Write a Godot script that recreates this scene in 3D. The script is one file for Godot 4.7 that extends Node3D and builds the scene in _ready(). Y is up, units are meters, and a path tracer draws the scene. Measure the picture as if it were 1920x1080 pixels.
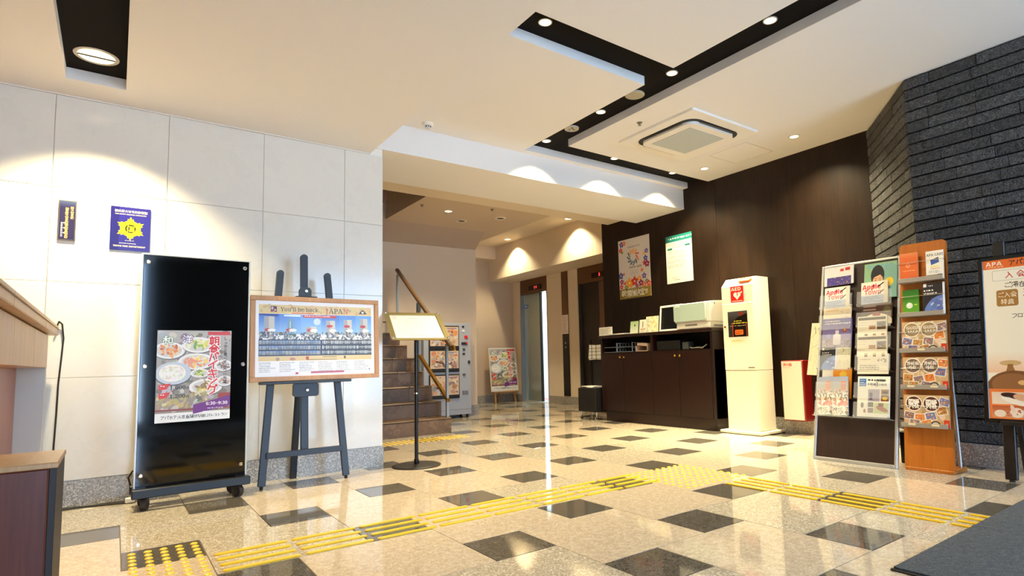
extends Node3D
# A hotel lobby: cream stone wall, dark veneer wall, granite floor, recessed black ceiling slots with downlights.

const WARM := Color(1.0, 0.925, 0.735)
var M := {}
var names := {}
var rng := RandomNumberGenerator.new()

# ------------------------------------------------------------------ mesh builder
class Mb:
	var v := PackedVector3Array()
	var n := PackedVector3Array()
	var u := PackedVector2Array()
	var xf := Transform3D.IDENTITY

	func tri(a: Vector3, b: Vector3, c: Vector3, na: Vector3, nb: Vector3, nc: Vector3, ua := Vector2.ZERO, ub := Vector2.ZERO, uc := Vector2.ZERO) -> void:
		a = xf * a
		b = xf * b
		c = xf * c
		na = (xf.basis * na).normalized()
		nb = (xf.basis * nb).normalized()
		nc = (xf.basis * nc).normalized()
		var g := (b - a).cross(c - a)
		if g.length_squared() < 1e-16:
			return
		if g.dot(na + nb + nc) > 0.0:
			v.append_array([a, c, b])
			n.append_array([na, nc, nb])
			u.append_array([ua, uc, ub])
		else:
			v.append_array([a, b, c])
			n.append_array([na, nb, nc])
			u.append_array([ua, ub, uc])

	# corners: top left, top right, bottom right, bottom left as seen from the front
	func quad(a: Vector3, b: Vector3, c: Vector3, d: Vector3, r := Rect2(0.001, 0.001, 0.0, 0.0)) -> void:
		var nn := (d - a).cross(b - a)
		if nn.length_squared() < 1e-14:
			nn = (d - b).cross(c - b)
		nn = nn.normalized()
		var e := r.end
		tri(a, b, c, nn, nn, nn, r.position, Vector2(e.x, r.position.y), e)
		tri(a, c, d, nn, nn, nn, r.position, e, Vector2(r.position.x, e.y))

	func flat(a: Vector3, b: Vector3, c: Vector3, out: Vector3) -> void:
		var nn := (b - a).cross(c - a).normalized()
		if nn.dot(out) < 0.0:
			nn = -nn
		tri(a, b, c, nn, nn, nn)

	func patch(p: Array, out: Vector3) -> void:
		for i in range(1, p.size() - 1):
			flat(p[0], p[i], p[i + 1], out)

	# chamfered box
	func box(c: Vector3, s: Vector3, b := 0.0, front := false) -> void:
		var h := s * 0.5
		b = minf(b, minf(h.x, minf(h.y, h.z)) * 0.9)
		for ax in 3:
			var j := (ax + 1) % 3
			var k := (ax + 2) % 3
			for sg: float in [-1.0, 1.0]:
				var o := Vector3.ZERO
				o[ax] = sg
				var q := []
				for t: Vector2 in [Vector2(-1, -1), Vector2(1, -1), Vector2(1, 1), Vector2(-1, 1)]:
					var p := Vector3.ZERO
					p[ax] = sg * h[ax]
					p[j] = t.x * (h[j] - b)
					p[k] = t.y * (h[k] - b)
					q.append(c + p)
				if front and ax == 2 and sg > 0.0:
					quad(q[3], q[2], q[1], q[0], Rect2(0, 0, 1, 1))
				else:
					patch(q, o)
				if b > 0.0:
					for sj: float in [-1.0, 1.0]:
						var w := []
						for sk: float in [-1.0, 1.0]:
							var p1 := Vector3.ZERO
							p1[ax] = sg * h[ax]
							p1[j] = sj * (h[j] - b)
							p1[k] = sk * (h[k] - b)
							var p2 := Vector3.ZERO
							p2[ax] = sg * (h[ax] - b)
							p2[j] = sj * h[j]
							p2[k] = sk * (h[k] - b)
							w.append(c + p1)
							w.append(c + p2)
						var o2 := Vector3.ZERO
						o2[ax] = sg
						o2[j] = sj
						patch([w[0], w[1], w[3], w[2]], o2)
		if b > 0.0:
			for sx: float in [-1.0, 1.0]:
				for sy: float in [-1.0, 1.0]:
					for sz: float in [-1.0, 1.0]:
						flat(c + Vector3(sx * h.x, sy * (h.y - b), sz * (h.z - b)), c + Vector3(sx * (h.x - b), sy * h.y, sz * (h.z - b)), c + Vector3(sx * (h.x - b), sy * (h.y - b), sz * h.z), Vector3(sx, sy, sz))

	func span(a: Vector3, b: Vector3, bev := 0.0) -> void:
		box((a + b) * 0.5, (b - a).abs(), bev)

	# bar of rectangular section from p to q
	func bar(p: Vector3, q: Vector3, w: float, d: float, bev := 0.0, face := Vector3.BACK) -> void:
		var y := (q - p).normalized()
		var z := (face - y * face.dot(y)).normalized()
		var x := y.cross(z)
		var keep := xf
		xf = keep * Transform3D(Basis(x, y, z), (p + q) * 0.5)
		box(Vector3.ZERO, Vector3(w, (q - p).length(), d), bev)
		xf = keep

	func frame(p: Vector3, q: Vector3) -> Basis:
		var y := (q - p).normalized()
		var x := y.cross(Vector3.RIGHT if absf(y.x) < 0.8 else Vector3.BACK).normalized()
		return Basis(x, y, x.cross(y))

	func cyl(p: Vector3, q: Vector3, r0: float, r1: float, seg := 16, caps := true) -> void:
		var f := frame(p, q)
		for i in seg:
			var a0 := TAU * i / seg
			var a1 := TAU * (i + 1) / seg
			var d0 := f.x * cos(a0) + f.z * sin(a0)
			var d1 := f.x * cos(a1) + f.z * sin(a1)
			tri(p + d0 * r0, q + d0 * r1, q + d1 * r1, d0, d0, d1)
			tri(p + d0 * r0, q + d1 * r1, p + d1 * r0, d0, d1, d1)
			if caps:
				tri(p, p + d0 * r0, p + d1 * r0, -f.y, -f.y, -f.y)
				tri(q, q + d0 * r1, q + d1 * r1, f.y, f.y, f.y)

	func tube(p: Array, r: float, seg := 8) -> void:
		for i in p.size() - 1:
			cyl(p[i], p[i + 1], r, r, seg, true)
			if i > 0:
				ball(p[i], Vector3.ONE * r, seg, 4)

	# profile of (radius, height) pairs turned round +y at c
	func lathe(c: Vector3, prof: Array, seg := 24, smooth := false) -> void:
		for i in prof.size() - 1:
			var a: Vector2 = prof[i]
			var b: Vector2 = prof[i + 1]
			var t := (b - a).normalized()
			var nn := Vector2(t.y, -t.x)
			for k in seg:
				var c0 := TAU * k / seg
				var c1 := TAU * (k + 1) / seg
				var d0 := Vector3(cos(c0), 0, sin(c0))
				var d1 := Vector3(cos(c1), 0, sin(c1))
				var up := Vector3.UP
				var n0 := d0 * nn.x + up * nn.y
				var n1 := d1 * nn.x + up * nn.y
				tri(c + d0 * a.x + up * a.y, c + d0 * b.x + up * b.y, c + d1 * b.x + up * b.y, n0, n0, n1)
				tri(c + d0 * a.x + up * a.y, c + d1 * b.x + up * b.y, c + d1 * a.x + up * a.y, n0, n1, n1)

	func ball(c: Vector3, r: Vector3, seg := 16, rings := 10, from := -PI / 2, to := PI / 2) -> void:
		for j in rings:
			var f0 := lerpf(from, to, float(j) / rings)
			var f1 := lerpf(from, to, float(j + 1) / rings)
			for i in seg:
				var a0 := TAU * i / seg
				var a1 := TAU * (i + 1) / seg
				var d := []
				for e: Vector2 in [Vector2(f0, a0), Vector2(f1, a0), Vector2(f1, a1), Vector2(f0, a1)]:
					d.append(Vector3(cos(e.x) * cos(e.y), sin(e.x), cos(e.x) * sin(e.y)))
				var nr := Vector3(1.0 / r.x, 1.0 / r.y, 1.0 / r.z)
				tri(c + d[0] * r, c + d[1] * r, c + d[2] * r, d[0] * nr, d[1] * nr, d[2] * nr)
				tri(c + d[0] * r, c + d[2] * r, c + d[3] * r, d[0] * nr, d[2] * nr, d[3] * nr)

	# outline in x, y pushed from z0 to z1
	func prism(poly: PackedVector2Array, z0: float, z1: float) -> void:
		var ix := Geometry2D.triangulate_polygon(poly)
		for i in range(0, ix.size(), 3):
			var a := poly[ix[i]]
			var b := poly[ix[i + 1]]
			var c := poly[ix[i + 2]]
			flat(Vector3(a.x, a.y, z1), Vector3(b.x, b.y, z1), Vector3(c.x, c.y, z1), Vector3.BACK if z1 > z0 else Vector3.FORWARD)
			flat(Vector3(a.x, a.y, z0), Vector3(b.x, b.y, z0), Vector3(c.x, c.y, z0), Vector3.FORWARD if z1 > z0 else Vector3.BACK)
		var area := 0.0
		for i in poly.size():
			area += poly[i].cross(poly[(i + 1) % poly.size()])
		var sg := -1.0 if area > 0.0 else 1.0
		for i in poly.size():
			var a := poly[i]
			var b := poly[(i + 1) % poly.size()]
			var t := b - a
			var o := Vector3(-t.y, t.x, 0) * sg
			patch([Vector3(a.x, a.y, z0), Vector3(b.x, b.y, z0), Vector3(b.x, b.y, z1), Vector3(a.x, a.y, z1)], o)

	# a printed sheet: front with the whole picture, edges and back in the picture's corner colour
	func sheet(c: Vector3, w: float, h: float, t: float) -> void:
		box(c, Vector3(w, h, t), 0.0, true)

	func mesh() -> ArrayMesh:
		var a := []
		a.resize(Mesh.ARRAY_MAX)
		a[Mesh.ARRAY_VERTEX] = v
		a[Mesh.ARRAY_NORMAL] = n
		a[Mesh.ARRAY_TEX_UV] = u
		var m := ArrayMesh.new()
		m.add_surface_from_arrays(Mesh.PRIMITIVE_TRIANGLES, a)
		return m


func rrect(w: float, h: float, r: float, c := Vector2.ZERO, seg := 6) -> PackedVector2Array:
	var p := PackedVector2Array()
	for k in 4:
		var o := c + Vector2((w / 2 - r) * [1, -1, -1, 1][k], (h / 2 - r) * [1, 1, -1, -1][k])
		for i in seg + 1:
			var a := PI / 2 * (k + float(i) / seg)
			p.append(o + Vector2(cos(a), sin(a)) * r)
	return p

# ------------------------------------------------------------------ scene tree helpers
func numbered(called: String) -> String:
	var k: int = names.get(called, 0)
	names[called] = k + 1
	return called if k == 0 else "%s_%03d" % [called, k]

func tag(o: Node3D, label: String, category: String, group := "") -> Node3D:
	o.set_meta("label", label)
	o.set_meta("category", category)
	if group:
		o.set_meta("group", group)
	return o

func thing(called: String, label: String, category: String, at := Vector3.ZERO, turn := 0.0, group := "") -> Node3D:
	var o := Node3D.new()
	o.name = numbered(called)
	add_child(o)
	o.position = at
	o.rotation.y = turn
	tag(o, label, category, group)
	return o

func obj(called: String, mb: Mb, m: Material, parent: Node3D = self) -> MeshInstance3D:
	return put(called, mb.mesh(), m, parent)

func put(called: String, me: Mesh, m: Material, parent: Node3D = self) -> MeshInstance3D:
	var o := MeshInstance3D.new()
	o.mesh = me
	o.material_override = m
	o.name = numbered(called) if parent == self else called
	parent.add_child(o, true)
	return o

func struct(called: String, mb: Mb, m: Material) -> MeshInstance3D:
	var o := obj(called, mb, m)
	o.set_meta("kind", "structure")
	return o

func mk(at := Transform3D.IDENTITY) -> Mb:
	var b := Mb.new()
	b.xf = at
	return b

func mspan(a: Vector3, b: Vector3, bev := 0.0) -> Mb:
	var m := Mb.new()
	m.span(a, b, bev)
	return m

func turned(at: Vector3, turn: float, lean := 0.0) -> Transform3D:
	return Transform3D(Basis(Vector3.UP, turn) * Basis(Vector3.RIGHT, -lean), at)

func _ready() -> void:
	rng.seed = 20131
	look()
	make_materials()
	build_shell()
	build_floor()
	build_left_wall()
	build_brick_walls()
	build_hall()
	build_stairs()
	build_ceiling_fittings()
	build_tactile()
	build_reception()
	build_left_signs()
	build_display_panel()
	build_easel()
	build_sign_stand()
	build_vending_machine()
	build_poster_stand()
	build_cabinet()
	build_wall_posters()
	build_aed_stand()
	build_brochure_rack()
	build_orange_rack()
	build_light_box()
	build_mat()

func look() -> void:
	var cam := Camera3D.new()
	cam.name = "camera"
	add_child(cam)
	cam.position = Vector3(-1.52715, 0.7866, 1.78586)
	cam.rotation_order = EULER_ORDER_YXZ
	cam.rotation_degrees = Vector3(5.2319, -37.3728, -1.5819)
	var f := 1098.87
	cam.near = 0.05
	cam.far = 100.0
	cam.projection = Camera3D.PROJECTION_FRUSTUM
	cam.size = cam.near * 1080.0 / f
	cam.frustum_offset = Vector2(-93.97, 34.99) * cam.near / f
	cam.current = true
	var sky := Sky.new()
	var sm := ProceduralSkyMaterial.new()
	sm.sky_top_color = Color(0.64, 0.80, 1.0)
	sm.sky_horizon_color = Color(0.74, 0.87, 1.0)
	sm.ground_horizon_color = Color(0.74, 0.86, 0.98)
	sm.ground_bottom_color = Color(0.70, 0.81, 0.92)
	sm.sky_energy_multiplier = 3.2
	sm.ground_energy_multiplier = 3.6
	sky.sky_material = sm
	var env := Environment.new()
	env.background_mode = Environment.BG_SKY
	env.sky = sky
	env.tonemap_mode = Environment.TONE_MAPPER_LINEAR
	env.tonemap_exposure = 1.07
	env.sdfgi_enabled = true
	env.ssao_enabled = true
	env.ssil_enabled = true
	var we := WorldEnvironment.new()
	we.name = "world"
	we.environment = env
	add_child(we)

func make_materials() -> void:
	M.ceil = mat(Color(0.90, 0.89, 0.88), 0.85)
	M.black_board = mat(Color(0.085, 0.075, 0.07), 0.8, 0.0, 0.2)
	M.cream = mat(Color(0.88, 0.82, 0.74), 0.75)
	M.plaster_tan = mat(Color(0.80, 0.72, 0.63), 0.8)
	M.stone_white = tri_tex(granite([Color(0.872, 0.85, 0.81), Color(0.878, 0.856, 0.816), Color(0.868, 0.846, 0.806)], [0.4, 0.3, 0.3], 26.0, 3, 0.008, 256), 1.4, 0.14)
	M.grout = mat(Color(0.93, 0.91, 0.87), 0.8)
	M.granite_a = tri_tex(granite([Color(0.78, 0.72, 0.63), Color(0.71, 0.65, 0.57), Color(0.84, 0.78, 0.70), Color(0.60, 0.54, 0.47)], [0.45, 0.25, 0.22, 0.08], 3.4, 11, 0.06), 0.8, 0.05)
	M.granite_b = tri_tex(granite([Color(0.75, 0.71, 0.63), Color(0.62, 0.58, 0.51), Color(0.86, 0.82, 0.75), Color(0.45, 0.42, 0.37)], [0.38, 0.26, 0.22, 0.14], 3.4, 12, 0.05), 0.8, 0.05)
	M.granite_dark = tri_tex(granite([Color(0.33, 0.31, 0.28), Color(0.40, 0.38, 0.345), Color(0.24, 0.225, 0.205), Color(0.50, 0.47, 0.43)], [0.4, 0.28, 0.24, 0.08], 3.2, 13, 0.03), 0.8, 0.05)
	M.granite_base = tri_tex(granite([Color(0.66, 0.64, 0.61), Color(0.50, 0.485, 0.47), Color(0.80, 0.78, 0.75), Color(0.32, 0.31, 0.30)], [0.36, 0.27, 0.22, 0.15], 3.4, 14, 0.03), 0.8, 0.25)
	M.joint = mat(Color(0.50, 0.44, 0.37), 0.9)
	var veneer := wood(Color(0.10, 0.066, 0.045), Color(0.165, 0.11, 0.072), 21, 70.0)
	M.veneer = tri_tex(veneer, 1.3, 0.42)
	M.veneer.metallic_specular = 0.3
	M.brick = []
	var bn := bumps(0.11, 31, 9.0, 256, 4)
	for i in 3:
		M.brick.append(tri_tex(granite([Color(0.34, 0.34, 0.345), Color(0.28, 0.28, 0.285), Color(0.42, 0.42, 0.425), Color(0.22, 0.22, 0.225)], [0.4, 0.3, 0.2, 0.1], 4.0, 32 + i, 0.08, 256), 0.45, 0.8, Color.WHITE.darkened(0.10 * i), bn, 1.0))
	M.brick_joint = mat(Color(0.06, 0.06, 0.06), 0.95)
	M.steel = mat(Color(0.70, 0.71, 0.72), 0.28, 0.9)
	M.alu = mat(Color(0.78, 0.78, 0.77), 0.4, 0.7)
	M.chrome = mat(Color(0.86, 0.86, 0.86), 0.12, 1.0)
	M.brass = mat(Color(0.80, 0.62, 0.30), 0.22, 1.0)
	M.white_paint = mat(Color(0.90, 0.885, 0.85), 0.4)
	M.black_satin = mat(Color(0.045, 0.045, 0.05), 0.35)
	M.rubber = mat(Color(0.07, 0.07, 0.07), 0.7)
	M.paper = mat(Color(0.93, 0.92, 0.89), 0.7)

func slab(called: String, a: Vector3, b: Vector3, m: Material) -> MeshInstance3D:
	return struct(called, mspan(a, b), m)

func build_shell() -> void:
	# floor slab and roof
	slab("floor", Vector3(-4.4, -0.16, -8.7), Vector3(5.9, -0.008, 4.9), M.joint)
	slab("roof", Vector3(-4.5, 3.25, -8.8), Vector3(6.5, 3.4, 5.0), M.ceil)
	# low ceiling on the reception side, with its recessed slot
	slab("ceiling", Vector3(-4.3, 2.51, -2.834), Vector3(-1.81, 3.0, 4.7), M.ceil)
	slab("ceiling", Vector3(-1.527, 2.51, -2.834), Vector3(0.075, 3.0, 4.7), M.ceil)
	slab("ceiling", Vector3(-1.81, 2.51, -2.834), Vector3(-1.527, 3.0, -2.56), M.ceil)
	slab("ceiling", Vector3(-1.81, 2.51, 1.1), Vector3(-1.527, 3.0, 4.7), M.ceil)
	slab("ceiling_slot", Vector3(-1.81, 2.578, -2.56), Vector3(-1.527, 3.0, 1.1), M.black_board)
	# raised panels and the black boards between them
	slab("ceiling", Vector3(0.075, 2.812, -2.834), Vector3(1.545, 3.0, -1.15), M.ceil)
	slab("ceiling", Vector3(0.075, 2.812, -0.855), Vector3(1.533, 3.0, 4.7), M.ceil)
	slab("ceiling", Vector3(1.84, 2.812, -2.455), Vector3(3.98, 3.0, 4.7), M.ceil)
	slab("ceiling", Vector3(1.545, 2.812, -2.834), Vector3(3.92, 3.0, -2.762), M.ceil)
	slab("ceiling_slot", Vector3(0.075, 2.88, -1.15), Vector3(1.54, 3.0, -0.855), M.black_board)
	slab("ceiling_slot", Vector3(1.53, 2.881, -2.762), Vector3(1.845, 3.0, 4.7), M.black_board)
	slab("ceiling_slot", Vector3(1.84, 2.88, -2.762), Vector3(3.95, 3.0, -2.45), M.black_board)
	# beams across the way to the lifts
	slab("beam", Vector3(-0.4, 2.566, -3.66), Vector3(3.92, 3.2, -2.834), M.ceil)
	slab("beam", Vector3(-0.4, 2.655, -4.215), Vector3(4.45, 3.2, -3.66), M.cream)
	# dark veneer wall
	var w := slab("wall_right", Vector3(3.92, 0, -4.19), Vector3(4.1, 3.0, -0.55), M.joint)
	var z := -4.19
	for i in 4:
		var z1 := z + 0.91
		obj("veneer_panel", mspan(Vector3(3.9, 0.15, z + 0.001), Vector3(3.921, 2.95, z1 - 0.001), 0.001), M.veneer, w)
		z = z1
	slab("baseboard_right", Vector3(3.885, 0.0, -4.19), Vector3(3.921, 0.15, -0.55), M.granite_base)
	slab("wall_lift_return", Vector3(3.9, 0, -4.35), Vector3(5.3, 3.2, -4.19), M.veneer)
	# the sides that the photograph leaves out: reception side, entrance front with its glass
	slab("wall_reception", Vector3(-4.4, 0, -2.99), Vector3(-4.25, 3.25, 4.9), M.cream)
	slab("wall_front", Vector3(-4.4, 0, 4.7), Vector3(-1.6, 3.25, 4.85), M.cream)
	slab("wall_front", Vector3(-1.6, 2.7, 4.7), Vector3(3.3, 3.25, 4.85), M.cream)
	var pier := slab("wall_front_pier", Vector3(-0.62, 0, 4.0), Vector3(1.0, 3.0, 4.85), M.brick_joint)
	var yb := 0.01
	while yb < 2.9:
		obj("brick_course", mspan(Vector3(-0.63, yb, 3.98), Vector3(1.01, yb + 0.0715, 4.02), 0.003), M.brick[0], pier)
		yb += 0.083
	var win := struct("window_1", mspan(Vector3(-1.6, 2.62, 4.74), Vector3(-0.62, 2.7, 4.82)), M.steel)
	var win2 := struct("window_2", mspan(Vector3(1.0, 2.62, 4.74), Vector3(3.3, 2.7, 4.82)), M.steel)
	for x: float in [-1.57, -0.65]:
		obj("window_frame", mspan(Vector3(x - 0.03, 0, 4.74), Vector3(x + 0.03, 2.62, 4.82)), M.steel, win)
	for x: float in [1.03, 2.15, 3.25]:
		obj("window_frame", mspan(Vector3(x - 0.03, 0, 4.74), Vector3(x + 0.03, 2.62, 4.82)), M.steel, win2)

func build_floor() -> void:
	var fl: Node3D = get_node("floor")
	var big := Mb.new()
	big.box(Vector3(0, -0.006, 0), Vector3(0.5965, 0.012, 0.5965), 0.0008)
	var small := Mb.new()
	small.box(Vector3(0, -0.006, 0), Vector3(0.2885, 0.012, 0.2885), 0.0008)
	var bm := big.mesh()
	var sm := small.mesh()
	var L := 0.6
	var d := 0.294
	var r := RandomNumberGenerator.new()
	r.seed = 5
	for a in range(-16, 24):
		for b in range(-24, 16):
			var o := Vector3(L * a + d * b + 0.003, 0, -d * a + L * b + 0.003)
			for t in 2:
				var c := o + (Vector3(d / 2, 0, d / 2) if t == 0 else Vector3(d + L / 2, 0, L / 2))
				var here := c.x > -3.1 and c.x < 4.0 and c.z > -3.1 and c.z < 2.1 or c.x > 0.2 and c.x < 4.1 and c.z > -4.8 and c.z <= -3.1 or c.x > 1.4 and c.x < 5.2 and c.z > -8.6 and c.z <= -4.8
				var pick := r.randf()
				if not here:
					continue
				var p := put("dark_floor_tile" if t == 0 else "floor_tile", sm if t == 0 else bm, M.granite_dark if t == 0 else M.granite_a if pick < 0.5 else M.granite_b, fl)
				p.position = c

func build_left_wall() -> void:
	var w := slab("wall_left", Vector3(-4.3, 0, -2.99), Vector3(0.18, 2.566, -2.845), M.grout)
	var ys := [0.155, 0.763, 1.343, 1.923, 2.503]
	var x := -4.187
	while x < 0.17:
		var x1 := minf(x + 0.58, 0.18)
		for j in 4:
			obj("wall_tile", mspan(Vector3(x + 0.0012, ys[j] + 0.0012, -2.85), Vector3(x1 - 0.0012, ys[j + 1] - 0.0012, -2.834), 0.001), M.stone_white, w)
		x = x1
	slab("baseboard_left", Vector3(-4.2, 0, -2.85), Vector3(0.185, 0.152, -2.829), M.granite_base)
	slab("trim_1", Vector3(-4.2, 2.503, -2.85), Vector3(0.075, 2.511, -2.826), M.white_paint)

func build_brick_walls() -> void:
	# face along z at x = 3.11, splayed return to the veneer wall
	var lay := [["wall_brick", Vector3(3.11, 0, 0.0), Vector3(3.11, 0, 2.4)], ["wall_brick_return", Vector3(3.9, 0, -0.645), Vector3(3.11, 0, 0.0)]]
	var r := RandomNumberGenerator.new()
	r.seed = 8
	for e in lay:
		var p: Vector3 = e[1]
		var q: Vector3 = e[2]
		var along := (q - p).normalized()
		var out := Vector3(-along.z, 0, along.x)
		if out.x > 0:
			out = -out
		var base := Transform3D(Basis(along, Vector3.UP, along.cross(Vector3.UP)), p)
		var nz := 1.0 if base.basis.z.dot(out) > 0 else -1.0
		var len_ := p.distance_to(q)
		var mb := mk(base)
		mb.span(Vector3(0, 0, -0.022 * nz), Vector3(len_, 3.0, -0.2 * nz))
		var w := struct(e[0], mb, M.brick_joint)
		var k := 0
		var y := 0.156
		while y < 2.81:
			var x := 0.0
			var first := r.randf_range(0.08, 0.30)
			while x < len_ - 0.001:
				var x1 := minf(x + first, len_)
				if len_ - x1 < 0.06:
					x1 = len_
				var out_by := r.randf_range(-0.003, 0.003)
				var b := mk(base)
				b.span(Vector3(x + 0.0012, y, -0.03 * nz), Vector3(x1 - 0.0012, minf(y + 0.0715, 2.812), out_by * nz), 0.003)
				obj("brick", b, M.brick[r.randi() % 3], w)
				x = x1
				first = 0.30
			y += 0.083
			k += 1
		var s := mk(base)
		s.span(Vector3(-0.0, 0, -0.05 * nz), Vector3(len_ + 0.012, 0.152, 0.03 * nz), 0.002)
		struct("baseboard_brick", s, M.granite_base)
	slab("wall_side", Vector3(3.11, 0, 2.4), Vector3(3.35, 3.0, 4.75), M.cream)

func build_hall() -> void:
	# ceilings of the lift hall
	slab("ceiling_hall", Vector3(1.25, 2.70, -6.25), Vector3(3.02, 3.2, -4.215), M.plaster_tan)
	slab("ceiling_hall", Vector3(2.9, 2.70, -6.36), Vector3(3.02, 3.2, -6.2), M.plaster_tan)
	slab("ceiling_lift", Vector3(3.02, 3.05, -8.5), Vector3(5.3, 3.25, -4.215), M.cream)
	slab("wall_stair", Vector3(-0.5, 0, -8.5), Vector3(2.9, 3.25, -6.2), M.plaster_tan)
	slab("baseboard_stair", Vector3(1.5, 0, -6.22), Vector3(2.915, 0.15, -6.185), M.granite_base)
	slab("wall_back", Vector3(2.8, 0, -8.55), Vector3(5.3, 3.25, -8.4), M.plaster_tan)
	slab("baseboard_back", Vector3(2.9, 0, -8.41), Vector3(4.98, 0.14, -8.385), M.granite_base)
	slab("beam_bulkhead", Vector3(2.9, 2.81, -8.4), Vector3(4.4, 3.05, -8.1), M.cream)
	slab("wall_lift_fascia", Vector3(4.4, 2.412, -8.4), Vector3(5.25, 3.1, -4.19), M.cream)
	# lift wall: piers round the two openings
	for s in [[-8.4, -8.13], [-7.2, -6.27], [-5.29, -4.35]]:
		slab("wall_lift", Vector3(4.98, 0.135, s[0]), Vector3(5.25, 2.412, s[1]), M.cream)
		slab("baseboard_lift", Vector3(4.97, 0, s[0]), Vector3(5.25, 0.135, s[1]), M.granite_base)
	var bronze := mat(Color(0.42, 0.30, 0.20), 0.35, 0.6)
	var dark := mat(Color(0.20, 0.165, 0.145), 0.35, 0.5)
	var led := glow(Color(1.0, 0.25, 0.2), 2.0)
	for e in [[1, -8.13, -7.2], [2, -6.27, -5.29]]:
		var z0: float = e[1]
		var z1: float = e[2]
		var zc := (z0 + z1) / 2
		var d := struct("door_%d" % e[0], mspan(Vector3(4.985, 2.12, z0), Vector3(5.2, 2.412, z1), 0.003), bronze)
		obj("jamb", mspan(Vector3(4.975, 0, z0), Vector3(5.2, 2.12, z0 + 0.02)), M.steel, d)
		obj("jamb", mspan(Vector3(4.975, 0, z1 - 0.02), Vector3(5.2, 2.12, z1)), M.steel, d)
		obj("sill_plate", mspan(Vector3(4.98, 0.0, z0), Vector3(5.3, 0.006, z1)), M.alu, d)
		if e[0] == 1:
			obj("door_leaf", mspan(Vector3(5.05, 0.01, z0 + 0.02), Vector3(5.085, 2.12, zc + 0.12), 0.003), mat(Color(0.66, 0.71, 0.70), 0.3, 0.55), d)
			obj("leaf_edge", mspan(Vector3(5.045, 0.01, zc + 0.12), Vector3(5.09, 2.12, zc + 0.15)), M.rubber, d)
		else:
			obj("door_leaf", mspan(Vector3(5.05, 0.01, z0 + 0.02), Vector3(5.085, 2.12, zc - 0.004), 0.003), dark, d)
			obj("door_leaf", mspan(Vector3(5.05, 0.01, zc + 0.004), Vector3(5.085, 2.12, z1 - 0.02), 0.003), mat(Color(0.45, 0.34, 0.27), 0.35, 0.5), d)
	# indicators above the doors
	for e in [["dark lift indicator showing a red one and a down arrow above the open lift", -7.81, -7.39, 0], ["dark lift indicator showing a red five above the closed lift", -5.87, -5.45, 1]]:
		var t := thing("floor_indicator", e[0], "indicator", Vector3(4.985, 2.225, (e[1] + e[2]) / 2), -PI / 2, "lift floor indicators")
		var b := Mb.new()
		b.box(Vector3(0, 0, 0.006), Vector3(e[2] - e[1], 0.092, 0.014), 0.003)
		obj("glass_plate", b, mat(Color(0.09, 0.02, 0.02), 0.15), t)
		var tm := TextMesh.new()
		tm.text = "1" if e[3] == 0 else "5"
		tm.font = font("Droid Sans", true)
		tm.font_size = 24
		tm.pixel_size = 0.0032
		tm.depth = 0.002
		var dg := put("digit", tm, led, t)
		dg.position = Vector3(0.0 if e[3] == 0 else -0.0, 0, 0.015)
		if e[3] == 0:
			var a := Mb.new()
			a.prism(PackedVector2Array([Vector2(0.04, 0.02), Vector2(0.08, 0.02), Vector2(0.06, -0.02)]), 0.013, 0.016)
			obj("arrow", a, led, t)
	# call panel between the doors
	var cp := thing("call_panel", "tall narrow bronze and black lift call strip between the two lift doors", "panel", Vector3(4.978, 0, -6.637), -PI / 2)
	var b1 := Mb.new()
	b1.box(Vector3(0, 1.99, 0.006), Vector3(0.185, 0.83, 0.012), 0.002)
	obj("bronze_strip", b1, bronze, cp)
	var b2 := Mb.new()
	b2.box(Vector3(0, 0.86, 0.006), Vector3(0.185, 1.43, 0.012), 0.002)
	obj("black_plate", b2, mat(Color(0.10, 0.085, 0.08), 0.2, 0.3), cp)
	for y: float in [1.02, 1.10]:
		var b3 := Mb.new()
		b3.cyl(Vector3(0, y, 0.01), Vector3(0, y, 0.018), 0.016, 0.014, 16)
		obj("call_button", b3, M.steel, cp)
	var p := pic(96, 190, Color(0.93, 0.88, 0.86))
	p.small(10, 16, 76, 14, 12, 4, Color(0.55, 0.42, 0.42), rng)
	var no := mk(turned(Vector3(4.962, 1.435, -6.637), -PI / 2))
	no.sheet(Vector3.ZERO, 0.19, 0.345, 0.002)
	tag(obj("paper_notice", no, printed(p)), "pale paper notice taped over the lift call strip", "notice")
	var s := pic(64, 40, Color(0.20, 0.42, 0.75))
	s.rect(6, 22, 52, 6, Color(0.85, 0.9, 0.95))
	s.small(8, 6, 46, 2, 8, 5, Color(0.85, 0.9, 0.95), rng)
	var st := mk(turned(Vector3(5.047, 1.885, -8.01), -PI / 2))
	st.sheet(Vector3.ZERO, 0.13, 0.08, 0.002)
	tag(obj("blue_sticker", st, printed(s)), "small blue sticker on the steel leaf of the open lift door", "sticker")
	# the open lift car
	var car := thing("lift_car", "bright white lift car seen through the open lift door", "lift", Vector3(5.3, 0, -7.665))
	var white := mat(Color(0.88, 0.91, 0.92), 0.4)
	obj("car_wall", mspan(Vector3(0, 0, -0.75), Vector3(1.4, 2.4, -0.72)), white, car)
	obj("car_wall", mspan(Vector3(1.37, 0, -0.75), Vector3(1.4, 2.4, 0.75)), white, car)
	obj("car_wall", mspan(Vector3(0, 0, 0.72), Vector3(1.4, 2.4, 0.75)), white, car)
	obj("car_floor", mspan(Vector3(-0.1, -0.05, -0.75), Vector3(1.4, 0.004, 0.75)), mat(Color(0.75, 0.55, 0.55), 0.6), car)
	obj("car_ceiling", mspan(Vector3(0, 2.35, -0.75), Vector3(1.4, 2.4, 0.75)), white, car)
	obj("handrail", mspan(Vector3(1.31, 0.86, -0.6), Vector3(1.34, 0.90, 0.6), 0.008), M.chrome, car)
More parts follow.
